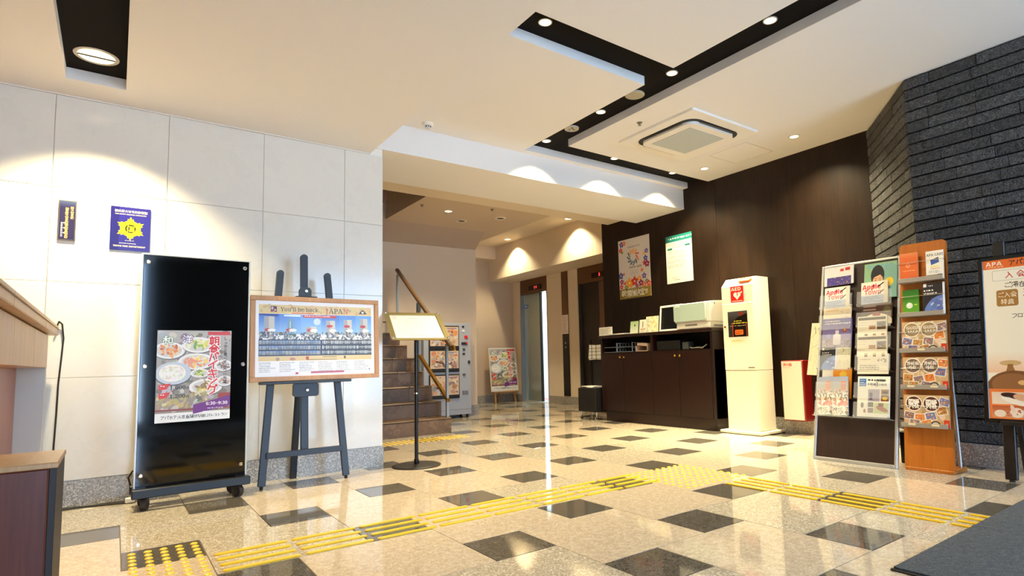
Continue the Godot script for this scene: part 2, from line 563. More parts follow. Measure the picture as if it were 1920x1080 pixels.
	obj("kick_panel", mspan(Vector3(1.355, 0.05, 0.05), Vector3(1.371, 0.55, 0.7)), mat(Color(0.90, 0.78, 0.20), 0.5), car)
	obj("light_panel", mspan(Vector3(0.3, 2.335, -0.5), Vector3(1.1, 2.349, 0.5)), glow(Color(0.9, 0.97, 1.0), 3.0), car)
	var al := AreaLight3D.new()
	al.name = "car_light"
	al.area_size = Vector2(0.8, 1.0)
	al.light_color = Color(0.90, 0.97, 1.0)
	al.light_energy = 5.0
	al.area_range = 8.0
	al.shadow_enabled = true
	car.add_child(al)
	al.position = Vector3(0.7, 2.32, 0)
	al.rotation.x = -PI / 2

func build_stairs() -> void:
	var tones := []
	for i in 4:
		tones.append(tri_tex(granite([Color(0.50, 0.385, 0.285), Color(0.46, 0.35, 0.26), Color(0.54, 0.42, 0.31)], [0.4, 0.3, 0.3], 30.0, 41 + i, 0.07, 192), 0.7, 0.45, Color.WHITE.darkened(0.07 * i)))
	var edge := mat(Color(0.62, 0.47, 0.32), 0.4)
	var r := RandomNumberGenerator.new()
	r.seed = 4
	var body := Mb.new()
	var n := 8
	for i in n:
		body.span(Vector3(-0.4, 0, -4.435 - 0.255 * i - 0.3), Vector3(1.555, 0.1745 * (i + 1) - 0.02, -4.435 - 0.255 * i))
	var st := struct("stairs", body, tones[1])
	for i in n:
		var z := -4.42 - 0.255 * i
		var y := 0.1745 * (i + 1)
		var x := 1.57
		var cut := r.randf_range(0.28, 0.42)
		while x > -0.4:
			var x1 := maxf(x - cut, -0.4)
			obj("riser_tile", mspan(Vector3(x1 + 0.001, y - 0.1745, z - 0.015), Vector3(x - 0.001, y - 0.022, z), 0.001), tones[r.randi() % 4], st)
			obj("tread_tile", mspan(Vector3(x1 + 0.001, y - 0.021, z - 0.255), Vector3(x - 0.001, y, z + 0.012), 0.008), tones[r.randi() % 4], st)
			x = x1
			cut = 0.42
	slab("landing", Vector3(-0.4, 0, -6.9), Vector3(1.57, 1.39, -6.46), tones[0])
	slab("wall_stair_side", Vector3(-0.55, 0, -6.9), Vector3(-0.4, 3.25, -2.99), M.plaster_tan)
	# sloping underside of the flight above, and the well beside it
	var so := Mb.new()
	var a := Vector3(0.0, 2.705, -5.62)
	var b := Vector3(2.737, 2.705, -5.61)
	var c := Vector3(2.90, 2.54, -6.2)
	var e := Vector3(0.0, 2.515, -6.2)
	so.patch([a, b, c, e], Vector3(0, -1, 1))
	so.patch([b, c, Vector3(2.9, 3.0, -6.2), Vector3(2.737, 3.0, -5.61)], Vector3.RIGHT)
	so.patch([a, b, Vector3(2.737, 3.0, -5.61), Vector3(0, 3.0, -5.62)], Vector3.BACK)
	so.patch([a, e, Vector3(0, 3.0, -6.2), Vector3(0, 3.0, -5.62)], Vector3.LEFT)
	so.patch([Vector3(0, 3.0, -6.2), Vector3(2.9, 3.0, -6.2), Vector3(2.737, 3.0, -5.61), Vector3(0, 3.0, -5.62)], Vector3.UP)
	so.patch([c, e, Vector3(0, 3.0, -6.2), Vector3(2.9, 3.0, -6.2)], Vector3.FORWARD)
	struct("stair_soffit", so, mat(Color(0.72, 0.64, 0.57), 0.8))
	slab("trim_2", Vector3(0.55, 2.56, -5.6), Vector3(0.75, 3.2, -4.25), mat(Color(0.36, 0.19, 0.11), 0.6))
	# balustrade
	var t := thing("handrail", "brown stair handrail on slim steel posts with a lower brass rail", "handrail", Vector3(1.53, 0, 0))
	var wd := mat(Color(0.36, 0.26, 0.17), 0.4)
	var up := func(z: float, off: float) -> Vector3: return Vector3(0, off + (-4.42 - z) * 0.678, z)
	var h := Mb.new()
	h.bar(up.call(-4.30, 1.04), up.call(-5.95, 1.06), 0.045, 0.055, 0.012, Vector3.RIGHT)
	obj("rail", h, wd, t)
	var g := Mb.new()
	g.bar(up.call(-4.40, 0.37), up.call(-5.2, 0.37), 0.035, 0.05, 0.01, Vector3.RIGHT)
	obj("brass_rail", g, M.brass, t)
	var cap := Mb.new()
	cap.bar(Vector3(0, 0.99, -4.29), Vector3(0, 0.93, -4.24), 0.04, 0.04, 0.01, Vector3.RIGHT)
	obj("rail_end", cap, M.brass, t)
	for e2 in [[-4.44, 0.175, 0.032], [-5.20, 0.70, 0.022], [-5.26, 0.70, 0.022], [-5.93, 1.22, 0.018]]:
		var pz: float = e2[0]
		var q := Mb.new()
		q.box(Vector3(0, (e2[1] + (1.0 + (-4.42 - pz) * 0.678)) / 2, pz), Vector3(0.03, 1.0 + (-4.42 - pz) * 0.678 - e2[1], e2[2]), 0.003)
		obj("post", q, mat(Color(0.60, 0.65, 0.70), 0.3, 0.6), t)

# a recessed downlight: ring, bright reflector face, lamp
func downlight(label: String, at: Vector3, rad: float, energy: float, angle := 54.0, lit := true, color := WARM, group := "", soft := 0.55, core := 0.0) -> Node3D:
	var t := thing("downlight", label, "downlight", at, 0.0, group)
	var ring := Mb.new()
	ring.lathe(Vector3.ZERO, [Vector2(rad * 1.0, -0.001), Vector2(rad * 1.02, -0.004), Vector2(rad * 1.22, -0.003), Vector2(rad * 1.24, 0.001)], 24)
	obj("trim_ring", ring, mat(Color(0.75, 0.72, 0.66), 0.35, 0.3), t)
	var f := Mb.new()
	f.lathe(Vector3.ZERO, [Vector2(rad, -0.0015), Vector2(rad * 0.6, -0.0008), Vector2(0.0001, -0.0005)], 24)
	var face := obj("lamp_face", f, glow(Color(1.0, 0.90, 0.72), 4.0) if lit else mat(Color(0.6, 0.57, 0.52), 0.4), t)
	face.rotation = Vector3.ZERO
	if lit:
		var s := SpotLight3D.new()
		s.name = "lamp_light"
		s.light_color = color
		s.light_energy = energy
		s.spot_angle = angle
		s.spot_angle_attenuation = soft
		s.spot_range = 14.0
		s.spot_attenuation = 2.0
		s.light_size = 0.03
		s.shadow_enabled = true
		t.add_child(s)
		s.position = Vector3(0, -0.012, 0)
		s.rotation.x = -PI / 2
		if core > 0.0:
			var c: SpotLight3D = s.duplicate()
			c.name = "lamp_beam"
			c.light_energy = core
			c.spot_angle = 33.0
			c.spot_angle_attenuation = 1.0
			t.add_child(c)
	return t

func build_ceiling_fittings() -> void:
	var g := "downlights in the black ceiling slots"
	for e in [["downlight in the black slot that ends at the low ceiling", 0.53, -1.0], ["downlight where the two black ceiling slots cross", 1.683, -1.0], ["downlight in the long black slot, closest to the entrance", 1.683, -0.18], ["downlight in the long black slot between the plain disc and the speaker", 1.69, -1.81], ["downlight at the corner where the long black slot meets the beam", 1.69, -2.60], ["first downlight along the black slot beside the beam", 2.573, -2.606], ["downlight in the beamside slot next to the dark veneer wall", 3.462, -2.604]]:
		downlight(e[0], Vector3(e[1], 2.88, e[2]), 0.036, 4.2 if e[2] < -2.5 else 2.6, 54.0, true, WARM, g)
	downlight("downlight in white ceiling above the cabinet and printer", Vector3(3.487, 2.812, -2.171), 0.04, 2.5, 56.0, true, WARM, "downlights along the dark veneer wall", 0.8, 20.0)
	downlight("downlight in white ceiling between the air conditioner and brick pillar", Vector3(3.463, 2.812, -1.10), 0.04, 7.0, 66.0, true, WARM, "downlights along the dark veneer wall", 1.0, 12.0)
	downlight("bright downlight in the tan ceiling beside the stairs", Vector3(1.763, 2.70, -4.83), 0.045, 4.0, 60.0)
	downlight("bright downlight in front of the open lift", Vector3(4.20, 3.05, -7.32), 0.055, 3.0, 58.0, true, WARM, "downlights grazing the lift fascia")
	downlight("bright downlight in front of the closed lift", Vector3(4.20, 3.05, -5.484), 0.055, 3.0, 58.0, true, WARM, "downlights grazing the lift fascia")
	var big := downlight("large barred downlight in the short slot over the reception", Vector3(-1.667, 2.578, -2.32), 0.085, 9.0, 54.0)
	var bar := Mb.new()
	bar.box(Vector3(0, -0.006, 0), Vector3(0.17, 0.006, 0.012), 0.002)
	obj("louvre_bar", bar, M.black_satin, big)
	# fittings that are not lamps
	for e in [["unlit round fitting in the tan hall ceiling, nearer the stairs", 2.135, -5.197], ["unlit round fitting in the tan hall ceiling, nearer the beam", 2.507, -4.803]]:
		var t := thing("ceiling_fitting", e[0], "fitting", Vector3(e[1], 2.70, e[2]), 0.0, "unlit fittings in the hall ceiling")
		var r := Mb.new()
		r.lathe(Vector3.ZERO, [Vector2(0.075, 0.0), Vector2(0.072, -0.01), Vector2(0.05, -0.008), Vector2(0.045, 0.006)], 24)
		obj("rim", r, M.cream, t)
		var h := Mb.new()
		h.lathe(Vector3.ZERO, [Vector2(0.05, -0.003), Vector2(0.0001, -0.001)], 24)
		obj("dark_centre", h, mat(Color(0.28, 0.25, 0.22), 0.7), t)
	var pl := Mb.new()
	pl.lathe(Vector3(1.699, 2.88, -1.409), [Vector2(0.078, 0.0), Vector2(0.078, -0.008), Vector2(0.066, -0.014), Vector2(0.0001, -0.014)], 32)
	tag(obj("blank_disc", pl, mat(Color(0.66, 0.63, 0.54), 0.6)), "plain beige disc set in the long black ceiling slot", "cover")
	var sp := thing("ceiling_speaker", "small round speaker with dotted face in the long black slot", "speaker", Vector3(1.698, 2.88, -2.22))
	var rim := Mb.new()
	rim.lathe(Vector3.ZERO, [Vector2(0.066, 0.0), Vector2(0.064, -0.012), Vector2(0.05, -0.014), Vector2(0.05, -0.008), Vector2(0.0001, -0.010)], 28)
	obj("speaker_plate", rim, mat(Color(0.75, 0.72, 0.66), 0.5), sp)
	var dots := Mb.new()
	for k in 3:
		dots.cyl(Vector3(0.022 * cos(k * 2.1), -0.012, 0.022 * sin(k * 2.1)), Vector3(0.022 * cos(k * 2.1), -0.008, 0.022 * sin(k * 2.1)), 0.009, 0.009, 10)
	obj("sound_hole", dots, M.rubber, sp)
	var sd := thing("smoke_detector", "small white smoke detector on the white ceiling by the beam", "detector", Vector3(0.51, 2.812, -2.68))
	var s1 := Mb.new()
	s1.lathe(Vector3.ZERO, [Vector2(0.046, 0.0), Vector2(0.046, -0.014), Vector2(0.036, -0.022), Vector2(0.026, -0.022)], 24)
	obj("detector_base", s1, M.white_paint, sd)
	var s2 := Mb.new()
	s2.lathe(Vector3.ZERO, [Vector2(0.026, -0.022), Vector2(0.024, -0.045), Vector2(0.0001, -0.048)], 20)
	obj("sensing_head", s2, mat(Color(0.80, 0.80, 0.79), 0.4), sd)
	var s3 := Mb.new()
	for a: float in [0.9, 1.7, 2.5]:
		s3.box(Vector3(cos(a) * 0.0245, -0.034, sin(a) * 0.0245), Vector3(0.008, 0.01, 0.008))
	obj("smoke_slot", s3, M.rubber, sd)
	for e in [["tiny sprinkler cap in white ceiling beside the air conditioner", 2.012, 2.812, -1.675], ["tiny sprinkler cap in the tan hall ceiling over the stair side", 1.36, 2.70, -4.72], ["tiny sprinkler cap by the beam over the hall", 2.18, 2.70, -4.46]]:
		var s := Mb.new()
		s.lathe(Vector3(e[1], e[2], e[3]), [Vector2(0.026, 0.0), Vector2(0.024, -0.003), Vector2(0.010, -0.004), Vector2(0.009, -0.022), Vector2(0.016, -0.024), Vector2(0.0001, -0.026)], 16)
		tag(obj("sprinkler", s, mat(Color(0.55, 0.52, 0.48), 0.4, 0.4)), e[0], "sprinkler", "ceiling sprinklers")
	# cassette air conditioner
	var ac := thing("air_conditioner", "square ceiling cassette air conditioner with rounded grille", "air conditioner", Vector3(2.60, 2.812, -1.65))
	var white := mat(Color(0.92, 0.905, 0.88), 0.5)
	var p1 := mk(Transform3D(Basis(Vector3.RIGHT, PI / 2), Vector3.ZERO))
	p1.prism(rrect(0.90, 0.90, 0.02), 0.0, 0.022)
	obj("outer_panel", p1, white, ac)
	var p2 := mk(Transform3D(Basis(Vector3.RIGHT, PI / 2), Vector3.ZERO))
	p2.prism(rrect(0.70, 0.70, 0.12, Vector2.ZERO, 8), 0.02, 0.026)
	obj("air_outlet", p2, mat(Color(0.10, 0.09, 0.08), 0.6), ac)
	var p3 := mk(Transform3D(Basis(Vector3.RIGHT, PI / 2), Vector3.ZERO))
	p3.prism(rrect(0.63, 0.63, 0.10, Vector2.ZERO, 8), 0.02, 0.05)
	obj("inner_panel", p3, white, ac)
	var gm := pic(128, 128, Color(0.74, 0.77, 0.77))
	for k in 16:
		gm.rect(0, k * 8, 128, 3, Color(0.66, 0.69, 0.70))
	var p4 := mk(Transform3D(Basis(Vector3.RIGHT, PI / 2), Vector3(0, -0.0515, 0)))
	p4.sheet(Vector3.ZERO, 0.46, 0.46, 0.003)
	obj("intake_grille", p4, printed(gm, 0.6), ac)
	var vane := Mb.new()
	for s: float in [-1.0, 1.0]:
		vane.box(Vector3(s * 0.334, -0.034, 0), Vector3(0.024, 0.003, 0.44))
		vane.box(Vector3(0, -0.034, s * 0.334), Vector3(0.44, 0.003, 0.024))
	obj("air_vane", vane, mat(Color(0.16, 0.15, 0.14), 0.5), ac)
	var hatch := Mb.new()
	for s: float in [-1.0, 1.0]:
		hatch.box(Vector3(3.42 + s * 0.22, 2.8105, -1.66), Vector3(0.006, 0.004, 0.45))
		hatch.box(Vector3(3.42, 2.8105, -1.66 + s * 0.22), Vector3(0.45, 0.004, 0.006))
	tag(obj("access_hatch", hatch, mat(Color(0.84, 0.82, 0.78), 0.5)), "flush square access hatch outline in ceiling beside the air conditioner", "hatch")

func build_tactile() -> void:
	var yel := mat(Color(0.90, 0.74, 0.16), 0.32)
	var bar := Mb.new()
	bar.xf = Transform3D(Basis(Vector3.RIGHT, PI / 2), Vector3.ZERO)
	bar.prism(rrect(0.288, 0.030, 0.0149, Vector2.ZERO, 4), 0.0, -0.0045)
	bar.xf = Transform3D(Basis(Vector3.RIGHT, PI / 2), Vector3.ZERO)
	bar.prism(rrect(0.282, 0.022, 0.0109, Vector2.ZERO, 4), -0.0045, -0.006)
	var bm := bar.mesh()
	var dome := Mb.new()
	dome.lathe(Vector3.ZERO, [Vector2(0.0155, 0.0), Vector2(0.0145, 0.0028), Vector2(0.0105, 0.0048), Vector2(0.0001, 0.0056)], 10)
	var dm := dome.mesh()
	var t := thing("tactile_guide", "yellow raised guide bars running from the reception along the cream wall", "tactile paving", Vector3(-1.165, 0, -1.05))
	for i in 8:
		for k in 4:
			var b := put("guide_bar", bm, yel, t)
			b.position = Vector3(0.145 + i * 0.3075, 0.0, -0.128 + k * 0.0853)
	t = thing("tactile_guide", "yellow raised guide bars running under the grey entrance mat", "tactile paving", Vector3(1.625, 0, -0.57))
	for i in 5:
		for k in 4:
			var b := put("guide_bar", bm, yel, t)
			b.position = Vector3(-0.115 + k * 0.077, 0.0, 0.145 + i * 0.3075)
			b.rotation.y = PI / 2
	var lay := [["small yellow warning domes on the floor in front of the low wooden partition", Vector3(-1.442, 0, -1.443), 5, 10, 0.0575], ["small yellow warning domes where the two guide lines meet", Vector3(1.25, 0, -1.19), 10, 10, 0.0605], ["small yellow warning domes at the foot of the stairs", Vector3(0.245, 0, -4.13), 23, 5, 0.0575]]
	for e in lay:
		t = thing("tactile_warning", e[0], "tactile paving", e[1])
		for i in int(e[2]):
			for k in int(e[3]):
				var b := put("warning_dome", dm, yel, t)
				b.position = Vector3(i * e[4], 0.0, k * e[4])

func build_reception() -> void:
	var oak := tri_tex(wood(Color(0.66, 0.50, 0.33), Color(0.76, 0.61, 0.43), 51, 40.0, 256), 0.8, 0.35)
	var orange := tri_tex(wood(Color(0.56, 0.30, 0.11), Color(0.68, 0.40, 0.17), 52, 50.0, 256), 0.7, 0.3)
	var red := tri_tex(wood(Color(0.34, 0.155, 0.10), Color(0.44, 0.21, 0.14), 53, 60.0, 256), 0.7, 0.3)
	var t := thing("reception_counter", "pale oak reception counter with a projecting ledge against the cream wall", "counter", Vector3(-1.795, 0, -1.0))
	# ledge in three lengths, apron below it, recessed foot with hidden light
	for e in [[-1.74, -0.95], [-0.945, 0.18], [0.185, 2.4]]:
		obj("ledge", mspan(Vector3(-0.55, 1.012, e[0]), Vector3(0.0, 1.068, e[1]), 0.003), oak, t)
	obj("ledge_moulding", mspan(Vector3(-0.05, 1.045, -1.74), Vector3(0.004, 1.049, 2.4)), mat(Color(0.52, 0.40, 0.28), 0.5), t)
	for e in [[-1.60, -0.9], [-0.897, -0.2], [-0.197, 0.6], [0.603, 2.4]]:
		obj("apron_board", mspan(Vector3(-0.50, 0.825, e[0]), Vector3(-0.035, 1.005, e[1]), 0.002), oak, t)
	obj("shadow_gap", mspan(Vector3(-0.49, 1.003, -1.62), Vector3(-0.05, 1.014, 2.4)), M.black_satin, t)
	obj("foot_panel", mspan(Vector3(-0.5, 0.0, -1.60), Vector3(-0.16, 0.826, 0.1), 0.003), orange, t)
	obj("foot_panel", mspan(Vector3(-0.5, 0.0, 0.42), Vector3(-0.16, 0.826, 2.4), 0.003), orange, t)
	obj("end_panel", mspan(Vector3(-0.5, 0.0, -1.66), Vector3(-0.04, 1.004, -1.602), 0.003), mat(Color(0.74, 0.73, 0.71), 0.4), t)
	var col := Mb.new()
	col.cyl(Vector3(-0.17, 0.0, 0.26), Vector3(-0.17, 0.826, 0.26), 0.14, 0.14, 32)
	obj("brass_column", col, mat(Color(0.78, 0.64, 0.38), 0.25, 0.85), t)
	obj("lamp_strip", mspan(Vector3(-0.13, 0.815, -0.2), Vector3(-0.09, 0.826, 0.6)), glow(Color(1.0, 0.82, 0.55), 3.0), t)
	var al := AreaLight3D.new()
	al.name = "strip_light"
	al.area_size = Vector2(0.04, 0.8)
	al.light_color = Color(1.0, 0.80, 0.50)
	al.light_energy = 0.7
	al.area_range = 5.0
	al.shadow_enabled = true
	t.add_child(al)
	al.position = Vector3(-0.11, 0.81, 0.2)
	al.rotation.x = -PI / 2
	t = thing("low_partition", "low reddish brown wooden partition with a pale top edge", "partition", Vector3(-1.613, 0, 0.165))
	obj("body", mspan(Vector3(-0.175, 0, -0.25), Vector3(-0.014, 0.594, -0.0), 0.003), red, t)
	obj("top_edge", mspan(Vector3(-0.175, 0.594, -0.255), Vector3(0.0, 0.606, 0.002), 0.002), tri_tex(wood(Color(0.72, 0.53, 0.34), Color(0.80, 0.62, 0.42), 54, 30.0, 192), 0.8, 0.3), t)
	obj("end_face", mspan(Vector3(-0.014, 0, -0.25), Vector3(-0.002, 0.594, -0.004), 0.001), mat(Color(0.16, 0.11, 0.085), 0.5), t)
	# cables
	var wire := mat(Color(0.12, 0.10, 0.09), 0.6)
	var c := Mb.new()
	c.tube([Vector3(-1.815, 1.05, -2.815), Vector3(-1.80, 1.10, -2.815), Vector3(-1.785, 1.085, -2.818), Vector3(-1.776, 1.0, -2.822), Vector3(-1.782, 0.88, -2.824), Vector3(-1.79, 0.73, -2.826), Vector3(-1.792, 0.55, -2.826), Vector3(-1.797, 0.34, -2.826), Vector3(-1.80, 0.15, -2.82), Vector3(-1.80, 0.02, -2.80)], 0.0045, 8)
	tag(obj("wall_cable", c, wire), "thin dark cable running down the cream wall from the counter ledge", "cable")
	for k in 3:
		var f := Mb.new()
		var pts := []
		for i in 12:
			var u := i / 11.0
			pts.append(Vector3(lerpf(-1.86, -1.40, u), 0.007, -2.785 + 0.06 * u + 0.018 * sin(u * 9.0 + k * 2.0) - 0.012 * k + 0.02))
		if k == 0:
			pts.append_array([Vector3(-1.41, 0.02, -2.69), Vector3(-1.425, 0.10, -2.66), Vector3(-1.44, 0.16, -2.64), Vector3(-1.42, 0.20, -2.62), Vector3(-1.39, 0.21, -2.56)])
		f.tube(pts, 0.0048, 8)
		tag(obj("floor_cable", f, wire), "dark cable lying on the floor along the granite skirting to the black panel", "cable", "cables along the skirting")
	var plug := Mb.new()
	plug.box(Vector3(-1.425, 0.018, -2.70), Vector3(0.05, 0.03, 0.03), 0.005)
	tag(obj("cable_tap", plug, M.paper), "small cream socket tap on the floor cables beside the black panel", "socket")

func build_left_signs() -> void:
	var r := RandomNumberGenerator.new()
	r.seed = 61
	# small vertical plaque
	var p := pic(120, 370, Color(0.16, 0.14, 0.27))
	p.grad(0, 0, 120, 60, Color(0.25, 0.30, 0.42), Color(0.16, 0.14, 0.27))
	var gold := Color(0.83, 0.66, 0.38)
	p.cjk("防火対象物", 84, 50, 24, 3.2, gold, true, 1.0)
	p.cjk("優良防火対象物認定証良防定証", 44, 62, 24, 3.2, gold, true, 0.87)
	for i in 9:
		p.rect(14, 208 + i * 16, 13, 9, Color(0.85, 0.83, 0.78))
		if i % 3 == 0:
			p.rect(32, 208 + i * 16, 12, 9, Color(0.92, 0.92, 0.9))
	var t := thing("wall_plaque", "small upright dark plaque with gold characters on the cream wall", "plaque", Vector3(-1.787, 1.72, -2.834))
	var fr := Mb.new()
	fr.box(Vector3(0, 0, 0.007), Vector3(0.084, 0.25, 0.012), 0.003)
	obj("metal_frame", fr, mat(Color(0.55, 0.52, 0.46), 0.3, 0.8), t)
	var b := Mb.new()
	b.sheet(Vector3(0, 0, 0.0135), 0.074, 0.236, 0.002)
	obj("plate", b, printed(p, 0.25), t)
	# fire safety certificate: yellow hexagonal emblem on blue
	var blue := Color(0.16, 0.14, 0.46)
	var q := pic(300, 420, blue)
	q.rect(0, 0, 64, 420, Color(0.12, 0.10, 0.38))
	q.cjk("優良防火対象物認定証", 30, 30, 22, 2.8, Color(0.90, 0.85, 0.62), false, 1.12)
	q.latin("FIRE SAFETY BUILDING CERTIFICATE", 32, 76, 13.5, Color(0.92, 0.86, 0.6))
	var yel := Color(0.96, 0.86, 0.06)
	var star := PackedVector2Array()
	for i in 6:
		var a := TAU * i / 6 - PI / 2
		for e in [[-0.30, 0.70], [-0.22, 0.88], [-0.16, 0.76], [-0.06, 0.90], [0.0, 1.02], [0.06, 0.90], [0.16, 0.76], [0.22, 0.88], [0.30, 0.70]]:
			star.append(Vector2(150, 208) + Vector2(cos(a + e[0]), sin(a + e[0])) * e[1] * 112.0)
	q.poly(star, yel)
	q.ell(150, 208, 42, 42, Color(0.22, 0.22, 0.05))
	q.sign_("優", 122, 180, 56, 6.0, yel)
	q.small(112, 322, 70, 1, 8, 5, Color(0.8, 0.8, 0.7), r)
	q.small(70, 348, 160, 1, 8, 8, Color(0.85, 0.82, 0.66), r)
	q.latin("TOKYO FIRE DEPARTMENT", 26, 386, 19.5, Color(0.95, 0.89, 0.62))
	var b2 := Mb.new()
	b2.sheet(Vector3(-1.475, 1.702, -2.830), 0.208, 0.282, 0.008)
	tag(obj("fire_certificate", b2, printed(q, 0.25)), "blue sign with a yellow hexagonal emblem above the black panel", "sign")

# the breakfast buffet poster, used on the black panel and on the little stand by the lift
func breakfast_print() -> Pic:
	var r := RandomNumberGenerator.new()
	r.seed = 71
	var p := pic(480, 680, Color(0.62, 0.59, 0.58))
	p.grad(0, 0, 480, 620, Color(0.70, 0.68, 0.66), Color(0.58, 0.53, 0.48))
	p.blobs(0, 0, 480, 600, [Color(0.55, 0.50, 0.46), Color(0.72, 0.70, 0.68), Color(0.80, 0.78, 0.75), Color(0.48, 0.42, 0.36)], 140, 8, 34, r)
	var leaf := [Color(0.55, 0.70, 0.20), Color(0.86, 0.84, 0.35), Color(0.40, 0.58, 0.22), Color(0.90, 0.90, 0.72), Color(0.92, 0.85, 0.40)]
	var meat := [Color(0.86, 0.50, 0.22), Color(0.75, 0.36, 0.18), Color(0.93, 0.80, 0.60), Color(0.90, 0.62, 0.30)]
	p.dish(75, 150, 100, 62, meat, r)
	p.dish(258, 110, 105, 60, leaf, r)
	p.dish(250, 235, 118, 62, [Color(0.90, 0.55, 0.40), Color(0.95, 0.78, 0.30), Color(0.86, 0.42, 0.30), Color(0.95, 0.86, 0.62)], r)
	p.ell(105, 325, 118, 88, Color(0.35, 0.33, 0.33))
	p.ell(105, 320, 114, 84, Color(0.78, 0.80, 0.83))
	p.ell(100, 318, 84, 64, Color(0.95, 0.94, 0.90))
	p.blobs(30, 270, 140, 96, [Color(0.97, 0.97, 0.95), Color(0.91, 0.90, 0.85), Color(0.88, 0.87, 0.78)], 80, 5, 13, r)
	p.dish(275, 325, 62, 34, leaf, r)
	p.dish(315, 430, 110, 60, [Color(0.90, 0.83, 0.45), Color(0.95, 0.90, 0.66), Color(0.55, 0.42, 0.22), Color(0.74, 0.72, 0.30)], r)
	p.dish(430, 270, 60, 44, [Color(0.40, 0.30, 0.26), Color(0.60, 0.46, 0.40)], r)
	p.dish(440, 390, 56, 40, [Color(0.86, 0.80, 0.74), Color(0.70, 0.55, 0.48)], r)
	p.blobs(0, 470, 330, 110, [Color(0.76, 0.68, 0.44), Color(0.86, 0.80, 0.60), Color(0.66, 0.60, 0.44)], 60, 8, 24, r)
	p.rect(0, 585, 480, 14, Color(0.55, 0.27, 0.20))
	p.rect(400, 480, 80, 60, Color(0.62, 0.22, 0.16))
	p.rect(320, 8, 150, 26, Color(0.80, 0.22, 0.20))
	var red := Color(0.83, 0.14, 0.16)
	var white := Color(0.97, 0.96, 0.94)
	p.cjk("和", 36, 40, 60, 13, Color(0.25, 0.45, 0.2))
	p.cjk("和", 36, 40, 60, 7, white)
	p.cjk("洋", 160, 34, 60, 13, Color(0.35, 0.2, 0.45))
	p.cjk("洋", 160, 34, 60, 7, white)
	var big := "朝食バイキング"
	var x := 330.0
	var y := 46.0
	for ch in big:
		p.sign_(ch, x, y, 68, 19, white)
		p.sign_(ch, x, y, 68, 10, red)
		y += 62.0
		x -= 1.5
	p.cjk("しっかり食べてパワー充電", 428, 48, 25, 3.2, Color(0.12, 0.12, 0.13), true, 1.22)
	for e in [[400, "1,000"], [464, "1,200"]]:
		p.poly(PackedVector2Array([Vector2(18, e[0] + 4.0), Vector2(92, e[0] - 6.0), Vector2(66, e[0] + 36.0), Vector2(20, e[0] + 44.0)]), Color(0.86, 0.20, 0.14))
		p.small(28, e[0] + 10, 34, 1, 8, 8, white, r)
		var ex := p.latin(e[1], 84, e[0] + 40, 40, Color(0.10, 0.10, 0.12), "Droid Serif", true)
		p.sign_("円", ex + 3, e[0] + 22, 20, 2.4, Color(0.12, 0.12, 0.14))
	p.poly(PackedVector2Array([Vector2(236, 562), Vector2(480, 500), Vector2(480, 580), Vector2(236, 628)]), Color(0.45, 0.16, 0.50))
	p.small(244, 588, 60, 1, 8, 9, white, r)
	p.latin("6:30~9:30", 318, 568, 33, white, "Droid Sans", true)
	p.small(330, 588, 130, 1, 8, 8, Color(0.86, 0.78, 0.88), r)
	p.rect(0, 612, 480, 68, Color(0.93, 0.93, 0.92))
	p.poly(PackedVector2Array([Vector2(236, 560), Vector2(300, 545), Vector2(300, 616), Vector2(236, 628)]), Color(0.45, 0.16, 0.50))
	p.cjk("アパホテル京急蒲田駅前", 34, 632, 25, 2.6, Color(0.15, 0.15, 0.17), false, 1.04)
	var e2 := p.latin("2F", 325, 655, 26, Color(0.15, 0.15, 0.17), "Droid Sans", false)
	p.cjk("レストラン", e2, 634, 22, 2.4, Color(0.15, 0.15, 0.17), false, 1.02)
	return p

